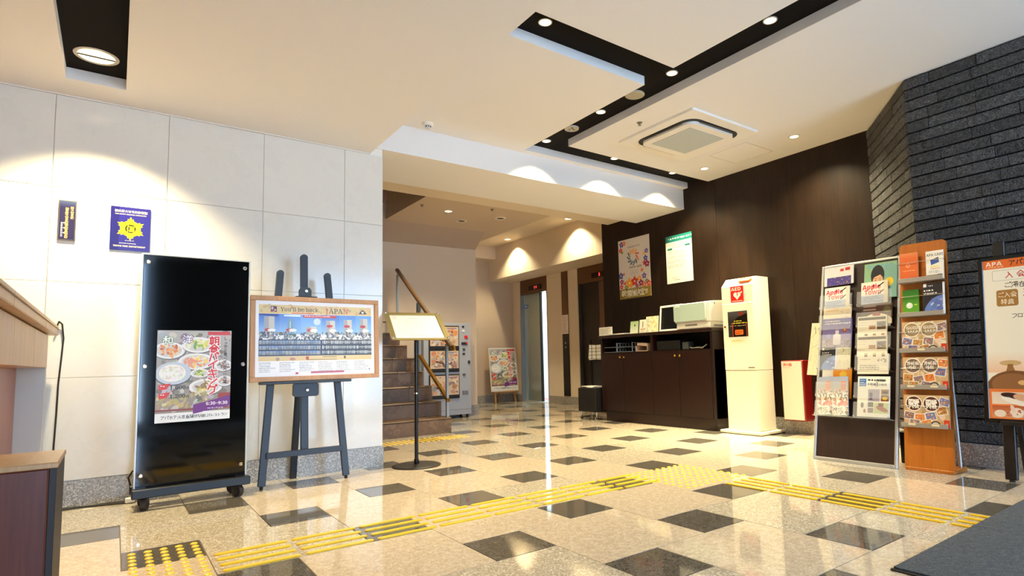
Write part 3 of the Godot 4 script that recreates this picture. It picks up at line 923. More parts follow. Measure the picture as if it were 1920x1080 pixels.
func build_display_panel() -> void:
	var t := thing("display_board", "tall glossy black display panel on a wheeled base against the cream wall", "display board", Vector3(-1.13, 0, -2.44), deg_to_rad(2.0))
	var body := Mb.new()
	body.box(Vector3(0, 0.80, -0.022), Vector3(0.562, 1.362, 0.03), 0.002)
	obj("black_board", body, mat(Color(0.012, 0.012, 0.014), 0.06, 0.0, 0.6), t)
	var rim := mat(Color(0.80, 0.82, 0.83), 0.15, 0.1)
	for s: float in [-1.0, 1.0]:
		var e := Mb.new()
		e.box(Vector3(s * 0.2855, 0.80, -0.02), Vector3(0.009, 1.375, 0.036), 0.001)
		obj("clear_edge", e, rim, t)
	var e2 := Mb.new()
	e2.box(Vector3(0, 1.484, -0.02), Vector3(0.562, 0.008, 0.036), 0.001)
	obj("clear_edge", e2, rim, t)
	for y: float in [0.191, 0.818, 1.437]:
		for s: float in [-1.0, 1.0]:
			var c := Mb.new()
			c.xf = Transform3D(Basis(Vector3.RIGHT, PI / 2), Vector3(s * 0.257, y, -0.008))
			c.lathe(Vector3.ZERO, [Vector2(0.0115, 0.0), Vector2(0.0115, 0.008), Vector2(0.008, 0.011), Vector2(0.0001, 0.011)], 20)
			obj("screw_cap", c, M.chrome, t)
	var base := Mb.new()
	base.box(Vector3(0, 0.098, 0.045), Vector3(0.60, 0.05, 0.05), 0.004)
	base.box(Vector3(0, 0.098, -0.13), Vector3(0.60, 0.05, 0.05), 0.004)
	for s: float in [-1.0, 1.0]:
		base.box(Vector3(s * 0.26, 0.098, -0.04), Vector3(0.06, 0.05, 0.14), 0.003)
	obj("base_frame", base, M.black_satin, t)
	for sx: float in [-1.0, 1.0]:
		for sz: float in [0.03, -0.13]:
			var w := Mb.new()
			w.xf = Transform3D(Basis(Vector3.UP, 0.5 if sx > 0 else -0.35), Vector3(sx * 0.236, 0.0375, sz))
			w.cyl(Vector3(-0.014, 0, 0), Vector3(0.014, 0, 0), 0.0375, 0.0375, 24)
			w.cyl(Vector3(-0.017, 0, 0), Vector3(0.017, 0, 0), 0.018, 0.018, 16)
			w.box(Vector3(0, 0.034, 0.0), Vector3(0.04, 0.012, 0.04), 0.003)
			obj("caster", w, mat(Color(0.17, 0.155, 0.145), 0.5), t)
	var p := mk(turned(Vector3(-1.136, 0.757, -2.4445), deg_to_rad(2.0)))
	p.sheet(Vector3(0, 0, 0), 0.389, 0.548, 0.0015)
	M.breakfast = printed(breakfast_print(), 0.3)
	p.v = p.v
	tag(obj("breakfast_poster", p, M.breakfast), "breakfast buffet poster with dishes of food taped on the black panel", "poster")

func japan_print() -> Pic:
	var r := RandomNumberGenerator.new()
	r.seed = 77
	var p := pic(820, 520, Color(0.95, 0.945, 0.94))
	var tan := Color(0.88, 0.76, 0.50)
	p.grad(22, 26, 776, 62, tan.lightened(0.1), tan)
	p.blobs(24, 28, 770, 56, [tan.lightened(0.12), tan, tan.darkened(0.06)], 60, 5, 20, r)
	p.rect(96, 36, 38, 40, Color(0.22, 0.14, 0.14))
	p.blobs(98, 38, 34, 36, [Color(0.9, 0.6, 0.6), Color(0.75, 0.2, 0.2), Color(0.95, 0.9, 0.86)], 16, 3, 8, r)
	p.latin("You'll be back.", 158, 70, 38, Color(0.12, 0.11, 0.10), "Droid Serif", false)
	var x := p.latin("J", 462, 78, 50, Color(0.80, 0.22, 0.12), "Droid Serif", false)
	x = p.latin("APA", x + 4, 78, 50, Color(0.12, 0.11, 0.10), "Droid Serif", false)
	p.latin("N", x + 2, 78, 50, Color(0.80, 0.22, 0.12), "Droid Serif", false)
	p.rect(230, 80, 150, 5, Color(0.82, 0.25, 0.15))
	p.poly(PackedVector2Array([Vector2(702, 76), Vector2(722, 52), Vector2(734, 44), Vector2(746, 54), Vector2(764, 76)]), Color(0.25, 0.22, 0.2))
	p.ell(733, 64, 10, 9, Color(0.93, 0.9, 0.85))
	# six towers under blue sky
	var sky0 := Color(0.28, 0.45, 0.80)
	var sky1 := Color(0.62, 0.78, 0.93)
	var cut := [22, 152, 292, 432, 560, 680, 798]
	for i in 6:
		var a: float = cut[i]
		var b: float = cut[i + 1] - a
		p.grad(a, 90, b, 140, sky0.lerp(Color(0.45, 0.66, 0.92), fmod(i * 0.37, 1.0)), sky1)
		var tw := b * (0.5 if i != 1 else 0.4)
		var tx := a + (b - tw) / 2
		var top: float = [108, 128, 176, 130, 122, 112][i]
		if i == 1:
			p.poly(PackedVector2Array([Vector2(tx, 240), Vector2(tx + tw * 0.3, 130), Vector2(tx + tw * 0.5, 116), Vector2(tx + tw * 0.7, 130), Vector2(tx + tw, 240)]), Color(0.48, 0.62, 0.68))
			p.rect(tx + tw * 0.45, 140, tw * 0.1, 80, Color(0.85, 0.9, 0.92))
		else:
			p.rect(tx, top, tw, 236 - top, Color(0.86, 0.83, 0.76))
			p.rect(tx, top, tw * 0.45, 236 - top, Color(0.68, 0.67, 0.68))
			for k in 9:
				p.rect(tx + 3, top + 8 + k * 12, tw - 6, 2.5, Color(0.60, 0.60, 0.62))
		p.ell(a + b * 0.45, 200.0 - (30.0 if i > 2 else 0.0), 22, 10, Color(0.76, 0.20, 0.18))
		p.ell(a + b * 0.62, 202.0, 26, 11, Color(0.95, 0.95, 0.93))
	p.ell(402, 140, 24, 24, Color(0.80, 0.86, 0.93))
	p.poly(PackedVector2Array([Vector2(22, 90), Vector2(150, 90), Vector2(140, 108), Vector2(22, 100)]), Color(0.16, 0.22, 0.55))
	p.rect(180, 94, 110, 12, Color(0.86, 0.92, 0.98))
	p.rect(306, 94, 230, 18, Color(0.78, 0.22, 0.18))
	p.small(316, 98, 206, 1, 8, 8, Color(0.95, 0.86, 0.82), r, 0.9)
	p.blobs(22, 214, 776, 62, [Color(0.26, 0.27, 0.36), Color(0.42, 0.43, 0.50), Color(0.60, 0.60, 0.60), Color(0.34, 0.36, 0.34), Color(0.72, 0.70, 0.62)], 320, 4, 13, r)
	# thumbnails of hotels: two blocks of rows
	p.rect(22, 268, 410, 112, Color(0.17, 0.18, 0.30))
	p.rect(432, 268, 366, 112, Color(0.20, 0.20, 0.22))
	for row in 3:
		var tx2 := 25.0
		while tx2 < 424:
			var wd := r.randf_range(14, 26)
			p.grad(tx2, 274 + row * 36, minf(wd, 428 - tx2) - 2, 26, Color(0.45, 0.58, 0.80).lerp(Color(0.75, 0.75, 0.75), r.randf()), Color(0.40, 0.42, 0.42).lerp(Color(0.7, 0.66, 0.6), r.randf()))
			tx2 += wd
		var px := 438.0
		while px < 790:
			p.rect(px, 274 + row * 36, 9, 24, Color(0.32, 0.32, 0.33).lerp(Color(0.86, 0.86, 0.86), r.randf()))
			p.ell(px + 4.5, 284 + row * 36, 3, 5, Color(0.85, 0.84, 0.82))
			px += 12.5
	p.grad(22, 380, 776, 34, tan.lightened(0.12), tan)
	p.rect(326, 386, 20, 20, Color(0.80, 0.25, 0.18))
	p.rect(440, 388, 100, 4, Color(0.42, 0.36, 0.22))
	p.rect(330, 406, 210, 4, Color(0.42, 0.36, 0.22))
	p.rect(592, 384, 12, 20, Color(0.28, 0.27, 0.24))
	p.ell(142, 402, 12, 12, Color(0.66, 0.58, 0.46))
	p.ell(238, 402, 20, 10, Color(0.76, 0.52, 0.42))
	for k in 6:
		p.small(26 + k * 128, 424, 116, 6, 12, 5, Color(0.52, 0.52, 0.54), r, 0.7)
	p.rect(258, 494, 18, 14, Color(0.72, 0.26, 0.30))
	p.rect(360, 490, 232, 15, Color(0.70, 0.36, 0.40))
	p.ell(780, 486, 5, 5, Color(0.35, 0.2, 0.2))
	return p

func build_easel() -> void:
	var blue := mat(Color(0.155, 0.19, 0.235), 0.45)
	var blk := mat(Color(0.06, 0.06, 0.065), 0.4)
	var t := thing("display_easel", "dark blue grey wooden easel standing on the floor under the framed board", "easel", Vector3(-0.47, 0, -2.55))
	for e in [[-0.27, -0.158], [0.272, 0.158]]:
		var l := Mb.new()
		l.bar(Vector3(e[0], 0.02, 0.022), Vector3(e[1], 1.445, -0.072), 0.046, 0.026, 0.003)
		l.cyl(Vector3(e[1], 1.445, -0.085), Vector3(e[1], 1.445, -0.059), 0.023, 0.023, 20)
		obj("front_leg", l, blue, t)
		var f := Mb.new()
		f.cyl(Vector3(e[0], 0.0, 0.023), Vector3(e[0], 0.022, 0.022), 0.011, 0.011, 12)
		obj("rubber_foot", f, M.rubber, t)
	var r := Mb.new()
	r.bar(Vector3(-0.018, 0.0, -0.245), Vector3(0.0, 1.18, -0.085), 0.044, 0.024, 0.003)
	obj("rear_leg", r, blk, t)
	var m := Mb.new()
	m.bar(Vector3(0.0, 0.215, -0.01), Vector3(0.0, 1.575, -0.088), 0.05, 0.024, 0.003)
	m.cyl(Vector3(0, 1.57, -0.1), Vector3(0, 1.57, -0.076), 0.025, 0.025, 20)
	obj("centre_mast", m, blue, t)
	var c := Mb.new()
	c.bar(Vector3(-0.246, 0.213, 0.027), Vector3(0.246, 0.213, 0.027), 0.04, 0.02, 0.003)
	obj("cross_bar", c, blue, t)
	var tr := Mb.new()
	tr.box(Vector3(0.0, 0.688, 0.028), Vector3(0.59, 0.018, 0.072), 0.003)
	obj("tray", tr, blue, t)
	var bl := mk(Transform3D(Basis.IDENTITY, Vector3(0.0, 0.634, 0.0)))
	bl.prism(rrect(0.165, 0.092, 0.018), -0.012, 0.024)
	obj("tray_bracket", bl, blue, t)
	var top := mk(Transform3D(Basis.IDENTITY, Vector3(0.0, 1.30, 0.0)))
	top.prism(PackedVector2Array([Vector2(-0.04, -0.015), Vector2(0.04, -0.015), Vector2(0.04, 0.03), Vector2(0.028, 0.05), Vector2(-0.028, 0.05), Vector2(-0.04, 0.03)]), -0.056, -0.03)
	top.box(Vector3(0, -0.025, -0.025), Vector3(0.14, 0.016, 0.075), 0.003)
	obj("top_clamp", top, blk, t)
	for e in [[0.632, 0.026], [1.322, -0.03]]:
		var s := Mb.new()
		s.xf = Transform3D(Basis(Vector3.RIGHT, PI / 2), Vector3(0.005, e[0], e[1]))
		s.lathe(Vector3.ZERO, [Vector2(0.011, 0.0), Vector2(0.011, 0.008), Vector2(0.007, 0.012), Vector2(0.0001, 0.012)], 16)
		obj("knob", s, M.chrome, t)
	# framed board
	var lean := 0.035
	var fr := thing("framed_poster", "large oak framed poster of hotel towers resting on the easel", "framed poster", Vector3(-0.395, 0.698, -2.522), deg_to_rad(2.0))
	fr.rotation.x = -lean
	var oak := tri_tex(wood(Color(0.70, 0.49, 0.28), Color(0.80, 0.59, 0.37), 81, 40.0, 192), 0.5, 0.4)
	var w := 0.868
	var h := 0.575
	var b := 0.032
	for e in [[Vector3(0, b / 2, 0.0), Vector3(w, b, 0.028)], [Vector3(0, h - b / 2, 0.0), Vector3(w, b, 0.028)], [Vector3(-w / 2 + b / 2, h / 2, 0.0), Vector3(b, h - 2 * b, 0.028)], [Vector3(w / 2 - b / 2, h / 2, 0.0), Vector3(b, h - 2 * b, 0.028)]]:
		var q := Mb.new()
		q.box(e[0] + Vector3(0, 0, 0.004), e[1], 0.003)
		obj("frame_rail", q, oak, fr)
	var sh := Mb.new()
	sh.sheet(Vector3(0, h / 2, 0.0), w - 2 * b, h - 2 * b, 0.012)
	obj("print", sh, printed(japan_print(), 0.35), fr)

func build_sign_stand() -> void:
	var t := thing("sign_stand", "black pole stand with a tilted gold framed notice in front of the stairs", "sign stand", Vector3(0.372, 0, -2.625))
	var base := Mb.new()
	base.lathe(Vector3.ZERO, [Vector2(0.185, 0.0), Vector2(0.185, 0.006), Vector2(0.17, 0.012), Vector2(0.03, 0.016), Vector2(0.0001, 0.016)], 40)
	obj("round_base", base, mat(Color(0.10, 0.085, 0.08), 0.45, 0.2), t)
	var pole := Mb.new()
	pole.cyl(Vector3(0, 0.012, 0), Vector3(0, 1.03, 0), 0.0145, 0.0145, 20)
	pole.cyl(Vector3(0, 0.012, 0), Vector3(0, 0.05, 0), 0.019, 0.019, 20)
	obj("pole", pole, mat(Color(0.07, 0.055, 0.05), 0.25, 0.3), t)
	var ring := Mb.new()
	ring.cyl(Vector3(0, 0.555, 0), Vector3(0, 0.565, 0), 0.0165, 0.0165, 16)
	obj("collar", ring, M.chrome, t)
	var tilt := Transform3D(Basis(Vector3.UP, deg_to_rad(-10.0)) * Basis(Vector3.RIGHT, -deg_to_rad(54.7)), Vector3(0.003, 1.091, 0.005))
	var gold := mat(Color(0.74, 0.68, 0.46), 0.3, 0.85)
	var w := 0.451
	var h := 0.396
	var b := 0.038
	for e in [[Vector3(0, h / 2 - b / 2, 0), Vector3(w, b, 0.014)], [Vector3(0, -h / 2 + 0.007, 0), Vector3(w, 0.014, 0.014)], [Vector3(-w / 2 + b / 2, 0, 0), Vector3(b, h, 0.0135)], [Vector3(w / 2 - b / 2, 0, 0), Vector3(b, h, 0.0135)]]:
		var q := mk(tilt)
		q.box(e[0], e[1], 0.002)
		obj("gold_frame", q, gold, t)
	for sx: float in [-1.0, 1.0]:
		for sy: float in [-1.0, 1.0]:
			var c := mk(tilt)
			c.ball(Vector3(sx * (w / 2 - 0.012), sy * (h / 2 - 0.012), 0.008), Vector3(0.013, 0.013, 0.009), 14, 8)
			obj("corner_stud", c, M.chrome, t)
	var back := mk(tilt)
	back.box(Vector3(0, 0, -0.009), Vector3(w - 0.01, h - 0.01, 0.006), 0.001)
	obj("back_plate", back, mat(Color(0.12, 0.11, 0.10), 0.5), t)
	var r := RandomNumberGenerator.new()
	r.seed = 91
	var p := pic(330, 300, Color(0.955, 0.94, 0.90))
	p.small(120, 34, 70, 1, 10, 9, Color(0.80, 0.76, 0.66), r)
	p.small(90, 72, 130, 2, 18, 8, Color(0.86, 0.82, 0.76), r)
	p.small(70, 126, 160, 6, 22, 6, Color(0.88, 0.84, 0.80), r)
	p.small(100, 262, 130, 1, 22, 7, Color(0.86, 0.66, 0.62), r)
	p.blobs(8, 8, 40, 40, [Color(0.90, 0.86, 0.74), Color(0.93, 0.90, 0.80)], 12, 3, 8, r)
	var s := mk(tilt)
	s.sheet(Vector3(0, -0.012, -0.003), w - 2 * b + 0.006, h - b - 0.014, 0.006)
	obj("notice_sheet", s, printed(p, 0.25), t)

func shelf_print(seed_: int) -> Pic:
	var r := RandomNumberGenerator.new()
	r.seed = seed_
	var p := pic(256, 176, Color(0.82, 0.72, 0.60))
	p.blobs(6, 6, 244, 164, [Color(0.80, 0.62, 0.46), Color(0.88, 0.82, 0.72), Color(0.62, 0.50, 0.46), Color(0.86, 0.54, 0.34), Color(0.70, 0.68, 0.72), Color(0.45, 0.38, 0.36)], 70, 8, 26, r)
	p.rect(150, 10, 90, 10, Color(0.55, 0.50, 0.60))
	for k in 3:
		p.ell(60 + k * 26, 110 + k * 8, 15, 9, Color(0.30, 0.27, 0.27), 0.5)
	return p

func build_vending_machine() -> void:
	var t := thing("vending_machine", "light grey vending machine with three lit picture windows beside the stairs", "vending machine", Vector3(2.27, 0, -5.9))
	var grey := mat(Color(0.66, 0.67, 0.70), 0.4)
	var b := Mb.new()
	b.box(Vector3(0, 0.71, -0.15), Vector3(0.74, 1.32, 0.27), 0.006)
	obj("cabinet", b, grey, t)
	var pl := Mb.new()
	pl.box(Vector3(0, 0.125, 0.0), Vector3(0.74, 0.004, 0.003))
	obj("seam", pl, mat(Color(0.45, 0.46, 0.5), 0.6), t)
	var ft := Mb.new()
	for x: float in [-0.32, 0.32]:
		ft.cyl(Vector3(x, 0.0, -0.05), Vector3(x, 0.05, -0.05), 0.02, 0.02, 12)
		ft.cyl(Vector3(x, 0.0, -0.25), Vector3(x, 0.05, -0.25), 0.02, 0.02, 12)
	obj("foot", ft, M.rubber, t)
	var n := 0
	for e in [[1.02, 1.315], [0.70, 0.97], [0.325, 0.618]]:
		var yc: float = (e[0] + e[1]) / 2
		var hh: float = e[1] - e[0]
		var f := Mb.new()
		f.box(Vector3(-0.06, yc - 0.012, -0.008), Vector3(0.47, hh + 0.05, 0.02), 0.004)
		obj("window_surround", f, mat(Color(0.13, 0.12, 0.12), 0.4), t)
		var s := Mb.new()
		s.sheet(Vector3(-0.06, yc + 0.006, 0.004), 0.44, hh - 0.02, 0.006)
		var m := printed(shelf_print(95 + n), 0.3)
		obj("picture_window", s, m, t)
		var sl := Mb.new()
		sl.box(Vector3(-0.06, e[0] - 0.015, 0.006), Vector3(0.45, 0.012, 0.014), 0.003)
		obj("delivery_slot", sl, M.rubber, t)
		n += 1
	for e in [["coin_slot", 0.245, 1.315, 0.03, 0.03, Color(0.08, 0.08, 0.09)], ["button", 0.245, 1.255, 0.04, 0.03, Color(0.88, 0.88, 0.86)], ["red_lamp", 0.29, 1.165, 0.045, 0.045, Color(0.85, 0.12, 0.14)], ["bill_slot", 0.262, 1.07, 0.09, 0.04, Color(0.14, 0.14, 0.15)], ["red_button", 0.30, 1.075, 0.028, 0.03, Color(0.85, 0.12, 0.14)], ["lock", 0.255, 0.985, 0.035, 0.035, Color(0.30, 0.31, 0.33)], ["card_slot", 0.25, 0.92, 0.034, 0.024, Color(0.10, 0.10, 0.11)], ["key_lock", 0.335, 0.80, 0.03, 0.045, Color(0.20, 0.20, 0.22)], ["return_lever", 0.255, 0.62, 0.042, 0.03, Color(0.32, 0.28, 0.28)], ["coin_return", 0.27, 0.36, 0.085, 0.06, Color(0.46, 0.47, 0.50)]]:
		var q := Mb.new()
		q.box(Vector3(e[1], e[2], -0.008), Vector3(e[3], e[4], 0.022 + (0.004 if e[0] == "red_button" else 0.0)), 0.003)
		obj(e[0], q, mat(e[5], 0.4), t)

func build_poster_stand() -> void:
	var t := thing("poster_stand", "small wooden easel in the far corner beside the open lift", "easel", Vector3(4.572, 0, -8.16))
	var wd := mat(Color(0.72, 0.52, 0.30), 0.5)
	for e in [[-0.23, -0.17, 0.07], [0.25, 0.15, 0.04]]:
		var l := Mb.new()
		l.bar(Vector3(e[0], 0.0, e[2]), Vector3(e[1], 0.9, -0.10), 0.03, 0.02, 0.003)
		obj("front_leg", l, wd, t)
	var r := Mb.new()
	r.bar(Vector3(0.0, 0.0, -0.2), Vector3(0, 0.9, -0.1), 0.03, 0.02, 0.003)
	obj("rear_leg", r, wd, t)
	var s := Mb.new()
	s.box(Vector3(0, 0.205, 0.055), Vector3(0.5, 0.02, 0.05), 0.003)
	obj("tray", s, wd, t)
	var p := thing("breakfast_poster", "white framed breakfast buffet poster on the small wooden easel near the lift", "poster", Vector3(4.572, 0.217, -8.105))
	p.rotation.x = -0.107
	var f := Mb.new()
	f.box(Vector3(0, 0.4255, -0.008), Vector3(0.623, 0.851, 0.014), 0.002)
	obj("frame", f, M.white_paint, p)
	var b := Mb.new()
	b.sheet(Vector3(0, 0.4255, 0.0), 0.585, 0.81, 0.006)
	obj("print", b, M.breakfast, p)

func build_cabinet() -> void:
	var dk := tri_tex(wood(Color(0.105, 0.045, 0.032), Color(0.15, 0.066, 0.047), 101, 60.0, 256), 0.8, 0.32)
	var inside := mat(Color(0.05, 0.03, 0.025), 0.7)
	var x0 := 3.53
	var x1 := 3.885
	var za := -4.03
	var zb := -2.215
	var t := thing("low_cabinet", "long dark brown wooden cabinet with four doors against the veneer wall", "cabinet", Vector3(x0, 0, (za + zb) / 2))
	var o := Vector3(x0, 0, (za + zb) / 2)
	var add := func(called: String, a: Vector3, b: Vector3, m: Material, bev: float) -> MeshInstance3D: return obj(called, mspan(a - o, b - o, bev), m, t)
	add.call("plinth", Vector3(x0 + 0.012, 0, za + 0.06), Vector3(x1, 0.125, zb), dk, 0.002)
	add.call("carcass", Vector3(x0 + 0.02, 0.125, za), Vector3(x1, 0.862, zb), dk, 0.002)
	add.call("end_panel", Vector3(x0, 0.125, zb - 0.036), Vector3(x1, 1.055, zb), dk, 0.002)
	add.call("end_panel", Vector3(x0, 0.125, za), Vector3(x1, 1.055, za + 0.03), dk, 0.002)
	add.call("divider", Vector3(x0 + 0.004, 0.862, -3.135), Vector3(x1, 1.055, -3.10), dk, 0.002)
	add.call("shelf_back", Vector3(x1 - 0.02, 0.862, za + 0.03), Vector3(x1, 1.055, zb - 0.036), inside, 0.0)
	add.call("shelf_board", Vector3(x0 + 0.003, 0.855, za + 0.03), Vector3(x1, 0.868, zb - 0.036), dk, 0.001)
	add.call("top", Vector3(x0 - 0.03, 1.055, za - 0.03), Vector3(x1, 1.09, zb + 0.02), dk, 0.003)
	var zs := [za + 0.032, -3.612, -3.118, -2.702, zb - 0.038]
	for i in 4:
		var d: MeshInstance3D = add.call("door", Vector3(x0 - 0.002, 0.128, zs[i] + 0.003), Vector3(x0 + 0.019, 0.853, zs[i + 1] - 0.003), dk, 0.002)
		var kz: float = zs[i + 1] - 0.036 if i % 2 == 0 else zs[i] + 0.036
		var k := Mb.new()
		k.cyl(Vector3(x0 - 0.002, 0.806, kz) - o, Vector3(x0 - 0.018, 0.806, kz) - o, 0.006, 0.006, 12)
		k.ball(Vector3(x0 - 0.022, 0.806, kz) - o, Vector3(0.009, 0.014, 0.014), 14, 8)
		obj("knob", k, M.brass, d)
	var r := RandomNumberGenerator.new()
	r.seed = 103
	# letter trays and the clutter on the open shelf
	for e in [["pale grey two tier letter tray on the cabinet shelf, end by the lifts", -3.90, 0.27], ["pale grey two tier letter tray in the middle of the cabinet shelf", -3.62, 0.28]]:
		var tr := thing("letter_tray", e[0], "letter tray", Vector3(3.68, 0.868, e[1]), 0.0, "letter trays")
		var g := mat(Color(0.50, 0.53, 0.58), 0.4)
		for k in 2:
			var b := Mb.new()
			b.span(Vector3(-0.11, k * 0.062 + 0.002, -e[2] / 2), Vector3(0.11, k * 0.062 + 0.008, e[2] / 2))
			for s: float in [-1.0, 1.0]:
				b.span(Vector3(-0.11, k * 0.062 + 0.05, s * (e[2] / 2 - 0.004) - 0.004), Vector3(0.11, k * 0.062 + 0.058, s * (e[2] / 2 - 0.004) + 0.004))
				for x: float in [-0.104, -0.05, 0.0, 0.05, 0.104]:
					b.span(Vector3(x - 0.005, k * 0.062, s * (e[2] / 2 - 0.004) - 0.004), Vector3(x + 0.005, k * 0.062 + 0.056, s * (e[2] / 2 - 0.004) + 0.004))
			obj("tray", b, g, tr)
	var fs := thing("paper_tray", "cream form holder with folded papers on the shelf beside the divider", "paper tray", Vector3(3.66, 0.868, -3.31))
	var fb := Mb.new()
	fb.span(Vector3(-0.1, 0.0, -0.1), Vector3(0.1, 0.012, 0.1), 0.002)
	for s: float in [-1.0, 1.0]:
		fb.span(Vector3(-0.1, 0.0, s * 0.096 - 0.004), Vector3(0.1, 0.07, s * 0.096 + 0.004))
	obj("tray", fb, mat(Color(0.72, 0.62, 0.54), 0.5), fs)
	var fp := Mb.new()
	fp.xf = Transform3D(Basis(Vector3.RIGHT, 0.08), Vector3(0, 0.085, 0))
	fp.span(Vector3(-0.09, -0.018, -0.09), Vector3(0.09, 0.018, 0.09), 0.006)
	obj("folded_paper", fp, mat(Color(0.80, 0.70, 0.62), 0.7), fs)
	var bx := Mb.new()
	bx.box(Vector3(3.70, 0.925, -2.89), Vector3(0.26, 0.112, 0.36), 0.006)
	tag(obj("storage_box", bx, mat(Color(0.05, 0.055, 0.055), 0.5)), "dark box lying on the cabinet shelf under the printer", "box")
	var ct := thing("cable_bundle", "grey hub with loose cables on the cabinet shelf under the printer", "cables", Vector3(3.62, 0.868, -2.5))
	var hb := Mb.new()
	hb.box(Vector3(0, 0.045, -0.13), Vector3(0.1, 0.085, 0.09), 0.005)
	obj("hub", hb, mat(Color(0.25, 0.27, 0.27), 0.5), ct)
	var cb := Mb.new()
	cb.tube([Vector3(-0.02, 0.03, -0.09), Vector3(-0.04, 0.014, -0.04), Vector3(-0.03, 0.02, 0.04), Vector3(-0.04, 0.012, 0.10), Vector3(-0.02, 0.05, 0.15)], 0.005, 8)
	obj("cable", cb, mat(Color(0.70, 0.66, 0.58), 0.5), ct)
	var ad := Mb.new()
	ad.box(Vector3(0.02, 0.018, 0.04), Vector3(0.06, 0.034, 0.11), 0.006)
	obj("adapter", ad, mat(Color(0.10, 0.12, 0.16), 0.5), ct)
	# things standing on the top
	var top := 1.0905
	var pp := pic(120, 150, Color(0.90, 0.90, 0.80))
	pp.grad(0, 0, 120, 150, Color(0.62, 0.74, 0.52), Color(0.94, 0.93, 0.86))
	pp.ell(70, 50, 10, 12, Color(0.12, 0.16, 0.10))
	var pq := pic(120, 150, Color(0.92, 0.90, 0.82))
	pq.rect(50, 20, 12, 70, Color(0.45, 0.36, 0.40))
	pq.rect(20, 100, 80, 14, Color(0.74, 0.62, 0.50))
	pq.small(16, 122, 88, 2, 12, 6, Color(0.7, 0.6, 0.5), r)
	var pr := pic(160, 170, Color(0.93, 0.90, 0.74))
	pr.blobs(0, 0, 160, 170, [Color(0.90, 0.86, 0.60), Color(0.95, 0.93, 0.84), Color(0.80, 0.82, 0.78), Color(0.86, 0.74, 0.60)], 60, 6, 22, r)
	for e in [["green topped card standing on the cabinet top, first of the row", -3.46, 0.135, 0.155, pp], ["cream card with an upright dark motif on the cabinet top", -3.305, 0.125, 0.165, pq], ["wide yellowish picture card on the cabinet top next to the white board", -3.155, 0.20, 0.195, pr]]:
		var m := mk(turned(Vector3(3.60, top + e[3] / 2, e[1]), -PI / 2, 0.12))
		m.sheet(Vector3.ZERO, e[2], e[3], 0.008)
		tag(obj("display_card", m, printed(e[4], 0.5)), e[0], "card", "cards on the cabinet")
	var ps := thing("price_list", "white framed list standing on the end of the cabinet by the lifts", "sign", Vector3(3.53, top, -3.92), -PI / 2)
	var pl := pic(150, 100, Color(0.92, 0.91, 0.86))
	pl.small(14, 18, 120, 5, 14, 7, Color(0.62, 0.58, 0.52), r)
	var pm := Mb.new()
	pm.sheet(Vector3(0, 0.055, 0), 0.25, 0.108, 0.006)
	obj("card_face", pm, printed(pl, 0.4), ps)
	var pf := Mb.new()
	pf.span(Vector3(-0.125, 0.0, -0.04), Vector3(0.125, 0.006, 0.01))
	obj("card_foot", pf, M.paper, ps)
	var lp := Mb.new()
	for k in 4:
		lp.xf = Transform3D(Basis(Vector3.UP, 0.06 * (k - 1.5)), Vector3(3.60, top + 0.002 + k * 0.0032, -3.68))
		lp.span(Vector3(-0.10, -0.0014, -0.15), Vector3(0.10, 0.0014, 0.14))
	tag(obj("paper_stack", lp, M.paper), "small stack of loose white paper lying on the cabinet top", "paper")
	var bd := thing("menu_board", "white framed black board leaning on the wall behind the printer", "board", Vector3(3.63, top, -2.90), -PI / 2)
	bd.rotation.x = 0.0
	var lean := Transform3D(Basis(Vector3.RIGHT, -0.12), Vector3.ZERO)
	for e in [[Vector3(0, 0.012, 0), Vector3(0.34, 0.024, 0.018)], [Vector3(0, 0.298, 0), Vector3(0.34, 0.024, 0.018)], [Vector3(-0.159, 0.155, 0), Vector3(0.022, 0.262, 0.018)], [Vector3(0.159, 0.155, 0), Vector3(0.022, 0.262, 0.018)]]:
		var q := mk(lean)
		q.box(e[0], e[1], 0.003)
		obj("frame_rail", q, M.white_paint, bd)
	var q2 := mk(lean)
	q2.box(Vector3(0, 0.155, -0.003), Vector3(0.30, 0.262, 0.008))
	obj("black_face", q2, mat(Color(0.035, 0.037, 0.045), 0.25), bd)
	# printer
	var pt := thing("printer", "light grey laser printer with a pale green front on the cabinet top", "printer", Vector3(3.66, top, -2.475), -PI / 2)
	var body := mat(Color(0.80, 0.79, 0.77), 0.4)
	var m2 := mk(Transform3D(Basis(Vector3.UP, PI / 2), Vector3.ZERO))
	m2.prism(PackedVector2Array([Vector2(-0.135, 0.075), Vector2(0.20, 0.075), Vector2(0.20, 0.25), Vector2(0.16, 0.285), Vector2(0.08, 0.305), Vector2(-0.06, 0.297), Vector2(-0.135, 0.28)]), -0.245, 0.245)
	obj("housing", m2, body, pt)
	var m3 := Mb.new()
	m3.box(Vector3(0, 0.04, -0.02), Vector3(0.47, 0.074, 0.30), 0.006)
	obj("paper_tray", m3, mat(Color(0.86, 0.84, 0.79), 0.4), pt)
	var m4 := mk(Transform3D(Basis.IDENTITY, Vector3(-0.025, 0.185, 0.135)))
	m4.prism(rrect(0.44, 0.19, 0.018), 0.0, 0.022)
	obj("front_cover", m4, mat(Color(0.66, 0.74, 0.69), 0.4), pt)
	var m5 := mk(Transform3D(Basis.IDENTITY, Vector3(-0.02, 0.045, 0.131)))
	m5.prism(rrect(0.17, 0.016, 0.0078), -0.002, 0.003)
	obj("tray_grip", m5, mat(Color(0.45, 0.42, 0.40), 0.5), pt)
	var m6 := Mb.new()
	m6.box(Vector3(-0.19, 0.262, 0.158), Vector3(0.07, 0.014, 0.003))
	obj("badge", m6, mat(Color(0.84, 0.88, 0.86), 0.4), pt)
	var m7 := Mb.new()
	m7.box(Vector3(0.246, 0.27, 0.05), Vector3(0.004, 0.02, 0.012))
